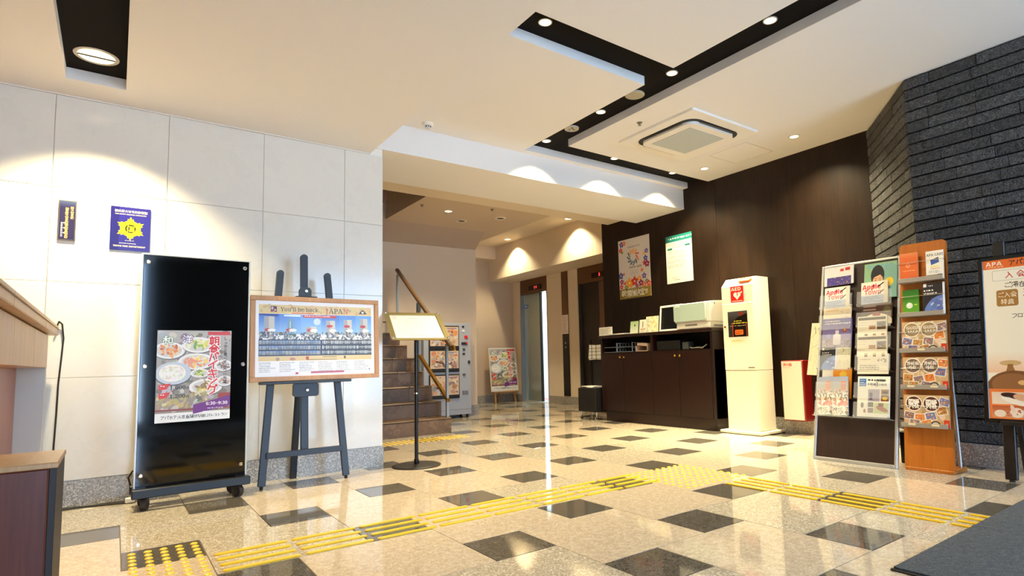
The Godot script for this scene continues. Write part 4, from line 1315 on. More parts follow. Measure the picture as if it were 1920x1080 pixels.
	m7.box(Vector3(0.246, 0.03, -0.02), Vector3(0.012, 0.01, 0.16))
	obj("side_detail", m7, mat(Color(0.35, 0.36, 0.42), 0.5), pt)
	# black trolley next to the cabinet
	var tl := thing("leaflet_trolley", "tall black leaflet trolley on chrome casters at the end of the cabinet", "trolley", Vector3(3.56, 0, -4.225), -PI / 2)
	var bk := mat(Color(0.07, 0.055, 0.05), 0.45)
	var a1 := Mb.new()
	a1.box(Vector3(0, 0.26, 0), Vector3(0.36, 0.31, 0.26), 0.004)
	obj("lower_box", a1, bk, tl)
	for s: float in [-1.0, 1.0]:
		var a2 := Mb.new()
		a2.span(Vector3(s * 0.135 - 0.008, 0.415, -0.09), Vector3(s * 0.135 + 0.008, 1.05, -0.07))
		obj("upright", a2, bk, tl)
	var a3 := Mb.new()
	a3.span(Vector3(-0.135, 0.415, -0.095), Vector3(0.135, 0.78, -0.085))
	obj("back_panel", a3, bk, tl)
	for y: float in [0.80, 0.845, 0.89, 0.935]:
		var a4 := Mb.new()
		a4.span(Vector3(-0.135, y - 0.0025, -0.02), Vector3(0.135, y + 0.0025, -0.015))
		obj("wire", a4, M.black_satin, tl)
	for x: float in [-0.045, 0.045]:
		var a5 := Mb.new()
		a5.span(Vector3(x - 0.0025, 0.79, -0.02), Vector3(x + 0.0025, 0.99, -0.015))
		obj("wire", a5, M.black_satin, tl)
	for sx: float in [-0.155, 0.155]:
		for sz: float in [-0.1, 0.1]:
			var c := Mb.new()
			c.cyl(Vector3(sx - 0.008, 0.024, sz), Vector3(sx + 0.008, 0.024, sz), 0.024, 0.024, 18)
			c.span(Vector3(sx - 0.012, 0.03, sz - 0.006), Vector3(sx + 0.012, 0.06, sz + 0.006), 0.003)
			c.cyl(Vector3(sx, 0.055, sz), Vector3(sx, 0.11, sz), 0.009, 0.009, 12)
			obj("caster", c, M.chrome, tl)
	for k in 5:
		var pap := mk(turned(Vector3(3.595, 0.884, -4.225), -PI / 2, 0.08 + k * 0.015) * Transform3D(Basis(Vector3.BACK, -0.05 + 0.03 * k), Vector3(0, 0, -0.004 * k)))
		pap.span(Vector3(-0.125, -0.095, -0.0008), Vector3(0.125, 0.095, 0.0008))
		tag(obj("leaflet", pap, M.paper), "white leaflet held in the wire pocket of the black trolley", "leaflet", "leaflets in the trolley pocket")
	var pz := Mb.new()
	for k in 3:
		pz.xf = Transform3D(Basis(Vector3.UP, 0.1 * (k - 1)), Vector3(3.56, 0.4225 + k * 0.006, -4.235))
		pz.span(Vector3(-0.1, -0.003, -0.13), Vector3(0.1, 0.003, 0.11))
	tag(obj("paper_stack", pz, M.paper), "white papers lying on the lower box of the black trolley", "paper")

func flower(p: Pic, x: float, y: float, s: float, c: Color, mid := Color(0.95, 0.9, 0.8)) -> void:
	for i in 5:
		var a := TAU * i / 5 - PI / 2
		p.ell(x + cos(a) * s * 0.55, y + sin(a) * s * 0.55, s * 0.46, s * 0.36, c, a, 12)
	p.ell(x, y, s * 0.2, s * 0.2, mid, 0.0, 10)

func build_wall_posters() -> void:
	var r := RandomNumberGenerator.new()
	r.seed = 111
	var p := pic(360, 500, Color(0.83, 0.80, 0.78))
	var cols := [Color(0.80, 0.22, 0.20), Color(0.55, 0.16, 0.34), Color(0.25, 0.30, 0.62), Color(0.92, 0.62, 0.16), Color(0.42, 0.36, 0.66), Color(0.86, 0.44, 0.20), Color(0.40, 0.52, 0.24)]
	for e in [[40, 36, 26, 2], [70, 30, 22, 5], [28, 84, 22, 0], [46, 104, 14, 6], [324, 130, 22, 4], [296, 150, 15, 3], [312, 188, 24, 2], [300, 226, 22, 0], [326, 236, 30, 1], [268, 280, 17, 5], [58, 290, 15, 5], [22, 300, 30, 2], [30, 352, 24, 1], [24, 394, 22, 0], [66, 370, 15, 0], [120, 372, 46, 3], [180, 362, 40, 0], [236, 344, 24, 3], [290, 330, 26, 4], [252, 384, 30, 1], [316, 376, 20, 6], [340, 396, 26, 0], [80, 404, 20, 6], [290, 406, 26, 5], [206, 406, 20, 1]]:
		flower(p, e[0], e[1], e[2], cols[e[3]])
	p.latin("CANDIDATE CITY", 110, 78, 18, Color(0.5, 0.46, 0.46))
	for i in 34:
		var a := TAU * i / 34 + r.randf() * 0.1
		var rad := 40.0 + (i % 3) * 12.0
		var c: Color = [Color(0.86, 0.30, 0.20), Color(0.92, 0.60, 0.16), Color(0.12, 0.26, 0.45), Color(0.20, 0.42, 0.40)][(0 if a < PI * 0.15 or a > PI * 1.75 else (1 if a > PI * 1.2 else (2 if i % 3 else 3)))]
		flower(p, 172 + cos(a) * rad, 158 + sin(a) * rad, 9.0, c, c.lightened(0.5))
	p.latin("TOKYO", 118, 252, 24, Color(0.42, 0.36, 0.36))
	p.ell(206, 244, 5, 5, Color(0.8, 0.2, 0.2))
	p.latin("2020", 214, 252, 24, Color(0.42, 0.36, 0.36))
	for i in 3:
		p.ring(140 + i * 36, 282, 16, 2.6, Color(0.70, 0.66, 0.63))
	for i in 2:
		p.ring(158 + i * 36, 298, 16, 2.6, Color(0.70, 0.66, 0.63))
	p.rect(0, 416, 360, 84, Color(0.50, 0.42, 0.12))
	var w := Color(0.94, 0.92, 0.86)
	p.sign_("祝", 22, 424, 50, 6.5, w)
	p.latin("!", 74, 472, 52, w)
	p.small(96, 420, 240, 1, 8, 7, Color(0.78, 0.72, 0.5), r, 0.9)
	p.cjk("開催決定", 94, 432, 46, 6.0, w, false, 1.06)
	p.latin("!!", 294, 474, 50, w)
	p.small(60, 482, 230, 1, 8, 7, Color(0.82, 0.78, 0.6), r, 0.9)
	var b := mk(turned(Vector3(3.896, 1.98, -3.722), -PI / 2))
	b.sheet(Vector3.ZERO, 0.585, 0.80, 0.003)
	tag(obj("games_poster", b, printed(p, 0.5)), "white poster scattered with colourful flowers above an olive banner on the veneer wall", "poster")
	var q := pic(300, 420, Color(0.93, 0.92, 0.88))
	q.rect(0, 0, 300, 56, Color(0.10, 0.52, 0.48))
	q.small(30, 20, 245, 1, 10, 16, Color(0.90, 0.95, 0.92), r, 0.98)
	q.small(14, 70, 270, 2, 14, 6, Color(0.86, 0.62, 0.55), r, 0.8)
	q.rect(20, 108, 56, 18, Color(0.10, 0.46, 0.42))
	q.rect(222, 96, 56, 16, Color(0.10, 0.46, 0.42))
	q.small(84, 104, 130, 1, 10, 9, Color(0.5, 0.6, 0.56), r, 0.98)
	for k in 4:
		q.small(22, 140 + k * 40, 230, 2, 15, 7, Color(0.68, 0.62, 0.52), r, 0.75)
	q.small(60, 370, 60, 1, 10, 6, Color(0.7, 0.66, 0.56), r)
	q.small(90, 388, 80, 1, 10, 8, Color(0.5, 0.48, 0.42), r)
	var b2 := mk(turned(Vector3(3.896, 1.983, -2.943), -PI / 2))
	b2.sheet(Vector3.ZERO, 0.415, 0.59, 0.003)
	tag(obj("notice_poster", b2, printed(q, 0.5)), "pale notice with a green heading on the veneer wall above the printer", "poster")

func build_aed_stand() -> void:
	var wp := mat(Color(0.90, 0.875, 0.80), 0.35)
	var z0 := -2.066
	var z1 := -1.694
	var zc := (z0 + z1) / 2
	var t := thing("defibrillator_stand", "tall cream defibrillator cabinet with a red heart sign on a flat square base", "defibrillator stand", Vector3(3.53, 0, zc), -PI / 2)
	# local x runs along the wall, local z towards the room
	var w := z1 - z0
	var base := Mb.new()
	base.box(Vector3(0, 0.020, -0.14), Vector3(0.49, 0.026, 0.41), 0.004)
	obj("base_plate", base, wp, t)
	var gl := Mb.new()
	for sx: float in [-0.2, 0.2]:
		for sz: float in [-0.3, 0.03]:
			gl.cyl(Vector3(sx, 0, sz), Vector3(sx, 0.008, sz), 0.015, 0.015, 12)
	obj("glide", gl, M.rubber, t)
	var low := Mb.new()
	low.box(Vector3(0, 0.335, -0.14), Vector3(w, 0.60, 0.28), 0.004)
	obj("pedestal", low, wp, t)
	var top := mk(Transform3D(Basis(Vector3.UP, PI / 2), Vector3.ZERO))
	top.prism(PackedVector2Array([Vector2(0.0, 0.638), Vector2(0.28, 0.638), Vector2(0.28, 1.585), Vector2(0.085, 1.585), Vector2(0.0, 1.50)]), -w / 2, w / 2)
	obj("cabinet", top, wp, t)
	var door := Mb.new()
	door.box(Vector3(0, 0.98, 0.003), Vector3(w - 0.006, 0.68, 0.008), 0.002)
	obj("door", door, wp, t)
	var lamp := Mb.new()
	lamp.xf = Transform3D(Basis(Vector3.RIGHT, -deg_to_rad(45.0)), Vector3(0.085, 1.547, -0.038))
	lamp.prism(rrect(0.15, 0.05, 0.018), -0.005, 0.02)
	obj("orange_lamp", lamp, mat(Color(0.95, 0.42, 0.05), 0.25), t)
	var r := RandomNumberGenerator.new()
	r.seed = 121
	var p := pic(200, 220, Color(0.80, 0.10, 0.08))
	var wh := Color(0.95, 0.90, 0.84)
	p.latin("AED", 10, 62, 66, wh, "Droid Sans", true, 1.25)
	p.ell(78, 116, 34, 32, wh)
	p.ell(126, 116, 34, 32, wh)
	p.poly(PackedVector2Array([Vector2(46, 126), Vector2(158, 126), Vector2(102, 190)]), wh)
	p.poly(PackedVector2Array([Vector2(108, 84), Vector2(92, 122), Vector2(106, 122), Vector2(94, 158), Vector2(120, 112), Vector2(106, 112), Vector2(120, 84)]), Color(0.80, 0.10, 0.08))
	p.poly(PackedVector2Array([Vector2(150, 84), Vector2(184, 76), Vector2(176, 106)]), wh)
	p.rect(16, 200, 168, 10, Color(0.93, 0.75, 0.68))
	var s := Mb.new()
	s.sheet(Vector3(0.005, 1.413, 0.002), 0.152, 0.162, 0.004)
	obj("heart_sign", s, printed(p, 0.35), t)
	var q := pic(170, 210, Color(0.17, 0.16, 0.16))
	q.grad(0, 0, 170, 90, Color(0.30, 0.29, 0.30), Color(0.14, 0.13, 0.13))
	q.poly(PackedVector2Array([Vector2(50, 90), Vector2(80, 50), Vector2(120, 40), Vector2(170, 20), Vector2(170, 210), Vector2(40, 210)]), Color(0.07, 0.05, 0.05))
	q.ell(116, 22, 22, 14, Color(0.50, 0.16, 0.10))
	q.small(54, 78, 70, 1, 9, 9, Color(0.80, 0.74, 0.25), r, 0.95)
	q.small(34, 94, 112, 1, 9, 10, Color(0.84, 0.78, 0.25), r, 0.95)
	q.small(16, 116, 136, 1, 9, 8, Color(0.62, 0.55, 0.45), r, 0.95)
	for x: float in [36.0, 156.0]:
		q.rect(x, 92, 6, 118, Color(0.62, 0.22, 0.10))
	q.rr(58, 152, 72, 42, 6, Color(0.86, 0.40, 0.14))
	q.small(64, 164, 58, 2, 14, 7, Color(0.35, 0.12, 0.05), r, 0.9)
	var win := Mb.new()
	win.sheet(Vector3(0.0, 1.107, 0.006), 0.235, 0.262, 0.006)
	obj("window", win, printed(q, 0.12), t)
	var lk := Mb.new()
	lk.cyl(Vector3(-0.155, 1.085, 0.004), Vector3(-0.155, 1.085, 0.018), 0.011, 0.010, 16)
	obj("lock", lk, M.brass, t)
	var st := pic(120, 30, Color(0.90, 0.84, 0.66))
	st.small(8, 8, 104, 1, 10, 10, Color(0.76, 0.66, 0.42), r, 0.9)
	var sm := Mb.new()
	sm.sheet(Vector3(-0.01, 0.935, 0.006), 0.15, 0.03, 0.004)
	obj("pale_label", sm, printed(st), t)
	var bd := Mb.new()
	bd.box(Vector3(0.135, 0.665, 0.006), Vector3(0.075, 0.016, 0.006), 0.002)
	obj("maker_badge", bd, mat(Color(0.52, 0.50, 0.46), 0.4), t)
	# fire extinguisher box on the wall
	var e := thing("extinguisher_box", "flat white fronted red fire extinguisher box on the veneer wall", "extinguisher box", Vector3(3.75, 0, -1.447), -PI / 2)
	var b1 := Mb.new()
	b1.box(Vector3(0, 0.43, -0.075), Vector3(0.235, 0.585, 0.14), 0.003)
	obj("red_case", b1, mat(Color(0.52, 0.06, 0.045), 0.4), e)
	var fp := pic(150, 400, Color(0.80, 0.77, 0.71))
	fp.cjk("消火器", 14, 12, 20, 2.6, Color(0.72, 0.16, 0.10), false, 1.1)
	fp.small(14, 40, 60, 1, 8, 5, Color(0.78, 0.55, 0.48), r)
	var b2 := Mb.new()
	b2.sheet(Vector3(-0.003, 0.432, 0.0), 0.212, 0.565, 0.014)
	obj("front_panel", b2, printed(fp, 0.35), e)

# ---- leaflets
func leaflet(kind: String, w: int, h: int) -> Pic:
	var r := RandomNumberGenerator.new()
	r.seed = kind.hash()
	var white := Color(0.95, 0.93, 0.88)
	var p := pic(w, h, white)
	match kind:
		"folder":
			p.rect(0, 0, w, h, Color(0.90, 0.88, 0.86))
			p.rect(w * 0.55, h * 0.14, w * 0.12, h * 0.14, Color(0.78, 0.20, 0.16))
			p.rect(w * 0.72, h * 0.10, w * 0.16, h * 0.16, Color(0.78, 0.20, 0.16))
			p.rect(w * 0.10, h * 0.56, w * 0.82, h * 0.44, Color(0.30, 0.26, 0.55))
			p.blobs(w * 0.10, h * 0.56, w * 0.82, h * 0.44, [Color(0.35, 0.30, 0.62), Color(0.24, 0.22, 0.50), Color(0.70, 0.55, 0.40), Color(0.55, 0.35, 0.60)], 40, 3, 10, r)
		"apple":
			p.rect(0, h * 0.62, w, h * 0.38, Color(0.72, 0.76, 0.84))
			p.latin("Apple", w * 0.05, h * 0.34, h * 0.30, Color(0.88, 0.12, 0.20), "Droid Sans", true)
			p.latin("Town", w * 0.12, h * 0.58, h * 0.30, Color(0.88, 0.12, 0.20), "Droid Sans", true)
			for k in 2:
				p.line(w * 0.66, h * (0.24 + k * 0.34), w * 0.86, h * (0.08 + k * 0.34), 9, Color(0.10, 0.09, 0.09))
			p.ell(w * 0.48, h * 0.20, 10, 14, Color(0.75, 0.12, 0.30))
			p.small(w * 0.08, h * 0.68, w * 0.7, 4, h * 0.07, 7, Color(0.50, 0.55, 0.66), r)
			p.rect(w * 0.86, 0, w * 0.14, h, Color(0.90, 0.86, 0.76))
		"cream":
			p.rect(0, 0, w, h, Color(0.90, 0.84, 0.72))
			p.small(w * 0.1, h * 0.1, w * 0.5, 2, h * 0.12, 7, Color(0.82, 0.60, 0.42), r)
			p.ell(w * 0.32, h * 0.72, 8, 20, Color(0.80, 0.62, 0.42))
			p.blobs(w * 0.55, h * 0.2, w * 0.42, h * 0.7, [Color(0.88, 0.84, 0.74), Color(0.84, 0.80, 0.68)], 14, 6, 16, r)
		"bottle":
			p.grad(0, 0, w, h, Color(0.34, 0.30, 0.60), Color(0.66, 0.60, 0.68))
			p.small(w * 0.08, h * 0.08, w * 0.5, 1, 12, 9, white, r, 0.9)
			p.small(w * 0.08, h * 0.16, w * 0.84, 1, 12, 10, white, r, 0.95)
			p.blobs(0, h * 0.74, w, h * 0.26, [Color(0.60, 0.54, 0.56), Color(0.72, 0.68, 0.66), Color(0.48, 0.44, 0.52)], 50, 5, 18, r)
			p.rr(w * 0.38, h * 0.56, w * 0.26, h * 0.36, 14, Color(0.86, 0.83, 0.86))
			p.rr(w * 0.45, h * 0.42, w * 0.12, h * 0.18, 5, Color(0.90, 0.87, 0.88))
			flower(p, w * 0.76, h * 0.42, 24, Color(0.62, 0.34, 0.26), Color(0.95, 0.80, 0.55))
			p.ell(w * 0.22, h * 0.62, 20, 20, Color(0.55, 0.58, 0.80))
		"earth":
			p.rect(0, 0, w, h, Color(0.17, 0.15, 0.16))
			p.ell(w * 0.95, h * 1.02, w * 0.92, h * 0.62, Color(0.42, 0.52, 0.78), -0.15, 40)
			p.blobs(w * 0.35, h * 0.52, w * 0.64, h * 0.46, [Color(0.36, 0.44, 0.72), Color(0.62, 0.70, 0.86), Color(0.30, 0.34, 0.62), Color(0.80, 0.84, 0.92)], 36, 4, 18, r)
			p.rr(w * 0.04, h * 0.02, w * 0.15, h * 0.11, 3, white)
			p.small(w * 0.26, h * 0.08, w * 0.34, 1, 10, 7, white, r)
			p.small(w * 0.06, h * 0.22, w * 0.55, 2, h * 0.09, 9, white, r, 0.9)
			p.rect(w * 0.90, 0, w * 0.10, h, Color(0.90, 0.91, 0.95))
		"map":
			p.rect(0, 0, w, h, Color(0.88, 0.85, 0.72))
			for k in 8:
				p.line(r.randf() * w, r.randf() * h, r.randf() * w, r.randf() * h, 3, Color(0.72, 0.74, 0.62))
			p.line(w * 0.4, h * 0.08, w * 0.5, h * 0.2, 5, Color(0.40, 0.36, 0.30))
			p.blobs(0, h * 0.3, w, h * 0.65, [Color(0.80, 0.80, 0.70), Color(0.84, 0.76, 0.64)], 16, 3, 8, r)
		"small":
			p.rect(0, 0, w, h, Color(0.93, 0.91, 0.86))
			p.ell(w * 0.6, h * 0.4, 8, 12, Color(0.45, 0.40, 0.42))
			p.ell(w * 0.8, h * 0.36, 6, 8, Color(0.80, 0.45, 0.40))
		"orange":
			p.grad(0, 0, w, h, Color(0.95, 0.62, 0.14), Color(0.93, 0.50, 0.08))
			p.ell(w * 0.55, h * 0.22, w * 0.2, w * 0.16, Color(0.97, 0.80, 0.30))
			p.ell(w * 0.42, h * 0.42, w * 0.1, w * 0.08, Color(0.42, 0.50, 0.15))
		"temple":
			p.grad(0, 0, w, h * 0.4, Color(0.62, 0.66, 0.74), Color(0.76, 0.72, 0.68))
			p.blobs(0, h * 0.34, w, h * 0.3, [Color(0.74, 0.66, 0.52), Color(0.52, 0.42, 0.32), Color(0.86, 0.80, 0.70), Color(0.36, 0.28, 0.26), Color(0.80, 0.46, 0.26)], 60, 4, 12, r)
			for k in 4:
				p.poly(PackedVector2Array([Vector2(w * 0.52, h * (0.13 + k * 0.06)), Vector2(w * 0.9, h * (0.13 + k * 0.06)), Vector2(w * 0.84, h * (0.17 + k * 0.06)), Vector2(w * 0.58, h * (0.17 + k * 0.06))]), Color(0.88, 0.48, 0.26))
			p.blobs(0, h * 0.64, w, h * 0.12, [Color(0.88, 0.34, 0.26), Color(0.92, 0.50, 0.40)], 16, 8, 20, r)
			p.blobs(0, h * 0.76, w, h * 0.22, [Color(0.25, 0.20, 0.16), Color(0.50, 0.46, 0.34), Color(0.86, 0.62, 0.42), Color(0.80, 0.78, 0.70)], 50, 4, 12, r)
			for k in 4:
				p.ell(w * (0.2 + 0.2 * k), h * 0.5, 5, 10, Color(0.20, 0.15, 0.16))
		"face":
			p.rect(0, 0, w, h, Color(0.58, 0.74, 0.58))
			p.rect(w * 0.62, h * 0.1, w * 0.38, h * 0.9, Color(0.50, 0.70, 0.66))
			p.latin("PEPPER", w * 0.10, h * 0.16, h * 0.16, Color(0.46, 0.70, 0.78), "Droid Sans", true, 1.2)
			p.ell(w * 0.42, h * 0.36, w * 0.21, h * 0.30, Color(0.10, 0.10, 0.13))
			p.ell(w * 0.43, h * 0.54, w * 0.16, h * 0.30, Color(0.88, 0.70, 0.54))
			p.poly(PackedVector2Array([Vector2(w * 0.24, h * 0.52), Vector2(w * 0.28, h * 0.24), Vector2(w * 0.58, h * 0.22), Vector2(w * 0.61, h * 0.46), Vector2(w * 0.50, h * 0.34), Vector2(w * 0.32, h * 0.40)]), Color(0.10, 0.10, 0.13))
			for s: float in [0.36, 0.50]:
				p.line(w * (s - 0.04), h * 0.45, w * (s + 0.04), h * 0.44, 3, Color(0.20, 0.14, 0.12))
				p.ell(w * s, h * 0.50, 6, 3.4, Color(0.16, 0.11, 0.10))
			p.line(w * 0.43, h * 0.50, w * 0.425, h * 0.62, 2.4, Color(0.72, 0.52, 0.40))
			p.ell(w * 0.43, h * 0.71, 13, 4, Color(0.76, 0.42, 0.38))
			p.ell(w * 0.43, h * 0.70, 11, 2, Color(0.93, 0.88, 0.84))
			p.rect(0, h * 0.84, w * 0.64, h * 0.16, Color(0.20, 0.24, 0.40))
			p.ell(w * 0.78, h * 0.56, w * 0.13, h * 0.12, Color(0.92, 0.80, 0.20))
			p.rect(w * 0.66, h * 0.70, w * 0.12, h * 0.30, Color(0.30, 0.14, 0.32))
		"choc":
			p.rect(0, 0, w, h, Color(0.30, 0.17, 0.13))
			p.rect(w * 0.06, h * 0.12, w * 0.42, h * 0.07, Color(0.72, 0.62, 0.56))
			p.rect(w * 0.06, h * 0.28, w * 0.42, h * 0.07, Color(0.66, 0.56, 0.50))
			p.ell(w * 0.52, h * 0.92, w * 0.50, h * 0.42, Color(0.92, 0.86, 0.72))
			p.ell(w * 0.50, h * 0.56, w * 0.13, h * 0.14, Color(0.55, 0.20, 0.14))
			p.ell(w * 0.84, h * 0.34, w * 0.12, h * 0.16, Color(0.40, 0.36, 0.20))
			p.blobs(w * 0.2, h * 0.74, w * 0.6, h * 0.18, [Color(0.40, 0.16, 0.12), Color(0.62, 0.30, 0.2)], 20, 3, 8, r)
		"tour":
			p.rect(0, 0, w, h, Color(0.94, 0.91, 0.82))
			p.rect(w * 0.03, h * 0.06, w * 0.92, h * 0.13, Color(0.36, 0.29, 0.20))
			p.small(w * 0.06, h * 0.28, w * 0.32, 4, h * 0.13, 5, Color(0.80, 0.75, 0.66), r)
			p.rect(w * 0.40, h * 0.46, w * 0.22, h * 0.18, Color(0.66, 0.46, 0.28))
			p.grad(w * 0.66, h * 0.28, w * 0.30, h * 0.38, Color(0.50, 0.52, 0.56), Color(0.40, 0.30, 0.18))
			p.blobs(w * 0.66, h * 0.36, w * 0.30, h * 0.30, [Color(0.55, 0.42, 0.25), Color(0.34, 0.26, 0.20), Color(0.72, 0.66, 0.56)], 16, 4, 9, r)
			for k in 3:
				p.rect(w * (0.26 + 0.28 * k), h * 0.86, w * 0.10, h * 0.10, Color(0.42, 0.30, 0.22).lerp(Color(0.7, 0.3, 0.2), 0.4 * k))
		"text":
			p.rect(0, 0, w, h, Color(0.93, 0.90, 0.81))
			for k in 3:
				p.rect(w * (0.22 + 0.28 * k), h * 0.04, w * 0.10, h * 0.10, Color(0.45, 0.32, 0.24))
			p.small(w * 0.08, h * 0.26, w * 0.4, 1, 8, 7, Color(0.52, 0.47, 0.40), r)
			p.blobs(w * 0.64, h * 0.24, w * 0.3, h * 0.24, [Color(0.70, 0.66, 0.58), Color(0.58, 0.54, 0.46)], 14, 4, 9, r)
			p.small(w * 0.08, h * 0.56, w * 0.55, 3, h * 0.10, 8, Color(0.48, 0.44, 0.37), r, 0.95)
		"three":
			p.rect(0, 0, w, h, Color(0.94, 0.93, 0.88))
			p.rect(w * 0.05, h * 0.06, w * 0.22, h * 0.19, Color(0.20, 0.42, 0.70))
			p.small(w * 0.07, h * 0.09, w * 0.16, 3, h * 0.055, 6, white, r)
			var ink := Color(0.13, 0.12, 0.12)
			p.cjk("可視成内特典", w * 0.32, h * 0.07, w * 0.078, 2.6, ink, false, 1.12)
			p.cjk("毎日会", w * 0.32, h * 0.17, w * 0.078, 2.6, ink, false, 1.12)
			p.small(w * 0.32, h * 0.075, w * 0.48, 1, 8, w * 0.06, ink, r, 0.9)
			p.small(w * 0.32, h * 0.175, w * 0.20, 1, 8, w * 0.06, ink, r, 0.9)
			p.latin("3", w * 0.56, h * 0.245, h * 0.14, ink, "Droid Sans", true)
			p.cjk("小时内", w * 0.66, h * 0.175, w * 0.075, 2.6, ink, false, 1.14)
			p.rect(w * 0.34, h * 0.32, w * 0.36, h * 0.30, Color(0.68, 0.64, 0.70))
			for k in 4:
				p.poly(PackedVector2Array([Vector2(w * 0.36, h * (0.44 + k * 0.045)), Vector2(w * 0.43, h * (0.40 + k * 0.045)), Vector2(w * 0.50, h * (0.44 + k * 0.045))]), Color(0.24, 0.22, 0.24))
			p.rect(w * 0.74, h * 0.32, w * 0.24, h * 0.13, Color(0.60, 0.46, 0.32))
			p.ell(w * 0.86, h * 0.39, w * 0.09, h * 0.03, Color(0.28, 0.16, 0.12))
			p.rect(w * 0.74, h * 0.46, w * 0.24, h * 0.15, Color(0.52, 0.32, 0.16))
			p.ell(w * 0.86, h * 0.54, w * 0.08, h * 0.04, Color(0.90, 0.78, 0.20))
			p.rect(w * 0.34, h * 0.64, w * 0.17, h * 0.12, Color(0.42, 0.38, 0.36))
			p.rect(w * 0.34, h * 0.78, w * 0.17, h * 0.12, Color(0.56, 0.48, 0.44))
			p.rect(w * 0.53, h * 0.64, w * 0.45, h * 0.27, Color(0.78, 0.80, 0.55))
			p.ell(w * 0.78, h * 0.80, w * 0.19, h * 0.055, Color(0.66, 0.36, 0.16), 0.35)
			p.rect(w * 0.66, h * 0.66, w * 0.16, h * 0.08, Color(0.45, 0.20, 0.14))
			p.ell(w * 0.16, h * 0.72, w * 0.05, h * 0.07, Color(0.52, 0.46, 0.40))
			p.ell(w * 0.24, h * 0.86, w * 0.04, h * 0.05, Color(0.66, 0.40, 0.34))
		"booklet":
			p.rect(0, 0, w, h, Color(0.88, 0.42, 0.20))
			p.grad(0, 0, w, h * 0.2, Color(0.90, 0.55, 0.34), Color(0.88, 0.42, 0.20))
			p.ring(w * 0.46, h * 0.44, w * 0.11, 4, Color(0.95, 0.68, 0.48))
			p.ell(w * 0.44, h * 0.45, w * 0.05, w * 0.05, Color(0.95, 0.66, 0.45))
			p.small(w * 0.14, h * 0.60, w * 0.68, 1, 8, 7, Color(0.95, 0.72, 0.52), r, 0.95)
		"card":
			p.latin("APA CARD", w * 0.04, h * 0.19, h * 0.13, Color(0.42, 0.42, 0.40), "Droid Sans", true, 0.9)
			p.poly(PackedVector2Array([Vector2(w * 0.26, h * 0.32), Vector2(w * 0.72, h * 0.24), Vector2(w * 0.76, h * 0.42), Vector2(w * 0.30, h * 0.50)]), Color(0.26, 0.38, 0.66))
			p.poly(PackedVector2Array([Vector2(w * 0.26, h * 0.32), Vector2(w * 0.72, h * 0.24), Vector2(w * 0.73, h * 0.28), Vector2(w * 0.27, h * 0.36)]), Color(0.14, 0.16, 0.24))
			p.rect(w * 0.26, h * 0.52, w * 0.46, h * 0.08, Color(0.93, 0.88, 0.62))
			p.small(w * 0.26, h * 0.62, w * 0.5, 1, 8, 6, Color(0.82, 0.42, 0.34), r, 0.9)
			p.small(w * 0.16, h * 0.70, w * 0.7, 2, h * 0.05, 6, Color(0.60, 0.62, 0.60), r)
			p.rect(w * 0.02, h * 0.84, w * 0.9, h * 0.16, Color(0.46, 0.42, 0.22))
			p.blobs(w * 0.02, h * 0.84, w * 0.9, h * 0.16, [Color(0.62, 0.54, 0.34), Color(0.30, 0.30, 0.16)], 14, 4, 10, r)
		"green":
			p.grad(0, 0, w, h, Color(0.16, 0.42, 0.12), Color(0.45, 0.72, 0.18))
			p.ell(w * 0.42, h * 0.60, w * 0.2, w * 0.2, Color(0.90, 0.92, 0.84))
			p.ell(w * 0.38, h * 0.56, w * 0.10, w * 0.10, Color(0.96, 0.96, 0.92))
			p.ell(w * 0.8, h * 0.58, w * 0.10, w * 0.05, Color(0.72, 0.82, 0.18))
			p.rect(0, h * 0.36, w, 3, Color(0.28, 0.52, 0.16))
		_:
			# illustrated guide: two round medallions over small photos
			var k0: int = {"guide_one": 0, "guide_two": 1, "guide_three": 2}[kind]
			p.rect(0, 0, w, h, Color(0.80, 0.66, 0.48))
			p.blobs(0, 0, w, h, [Color(0.88, 0.78, 0.62), Color(0.76, 0.58, 0.38), Color(0.90, 0.84, 0.72)], 30, 8, 30, r)
			for k in 7:
				var c := Vector2(w * [0.12, 0.36, 0.60, 0.84, 0.24, 0.52, 0.90][k], h * [0.66, 0.72, 0.66, 0.48, 0.90, 0.90, 0.20][k])
				var a := r.randf_range(-0.35, 0.35)
				var q := PackedVector2Array()
				var q2 := PackedVector2Array()
				for s: Vector2 in [Vector2(-1, -1), Vector2(1, -1), Vector2(1, 1), Vector2(-1, 1)]:
					q.append(c + (s * Vector2(w * 0.12, h * 0.13)).rotated(a))
					q2.append(c + (s * Vector2(w * 0.105, h * 0.11)).rotated(a))
				p.poly(q, Color(0.95, 0.92, 0.86))
				p.poly(q2, [Color(0.46, 0.48, 0.66), Color(0.74, 0.54, 0.26), Color(0.56, 0.46, 0.48), Color(0.88, 0.52, 0.22)][(k + k0) % 4])
				p.blobs(c.x - w * 0.08, c.y - h * 0.08, w * 0.16, h * 0.16, [Color(0.86, 0.64, 0.36), Color(0.50, 0.34, 0.24), Color(0.86, 0.36, 0.20), Color(0.90, 0.84, 0.74)], 12, 3, 8, r)
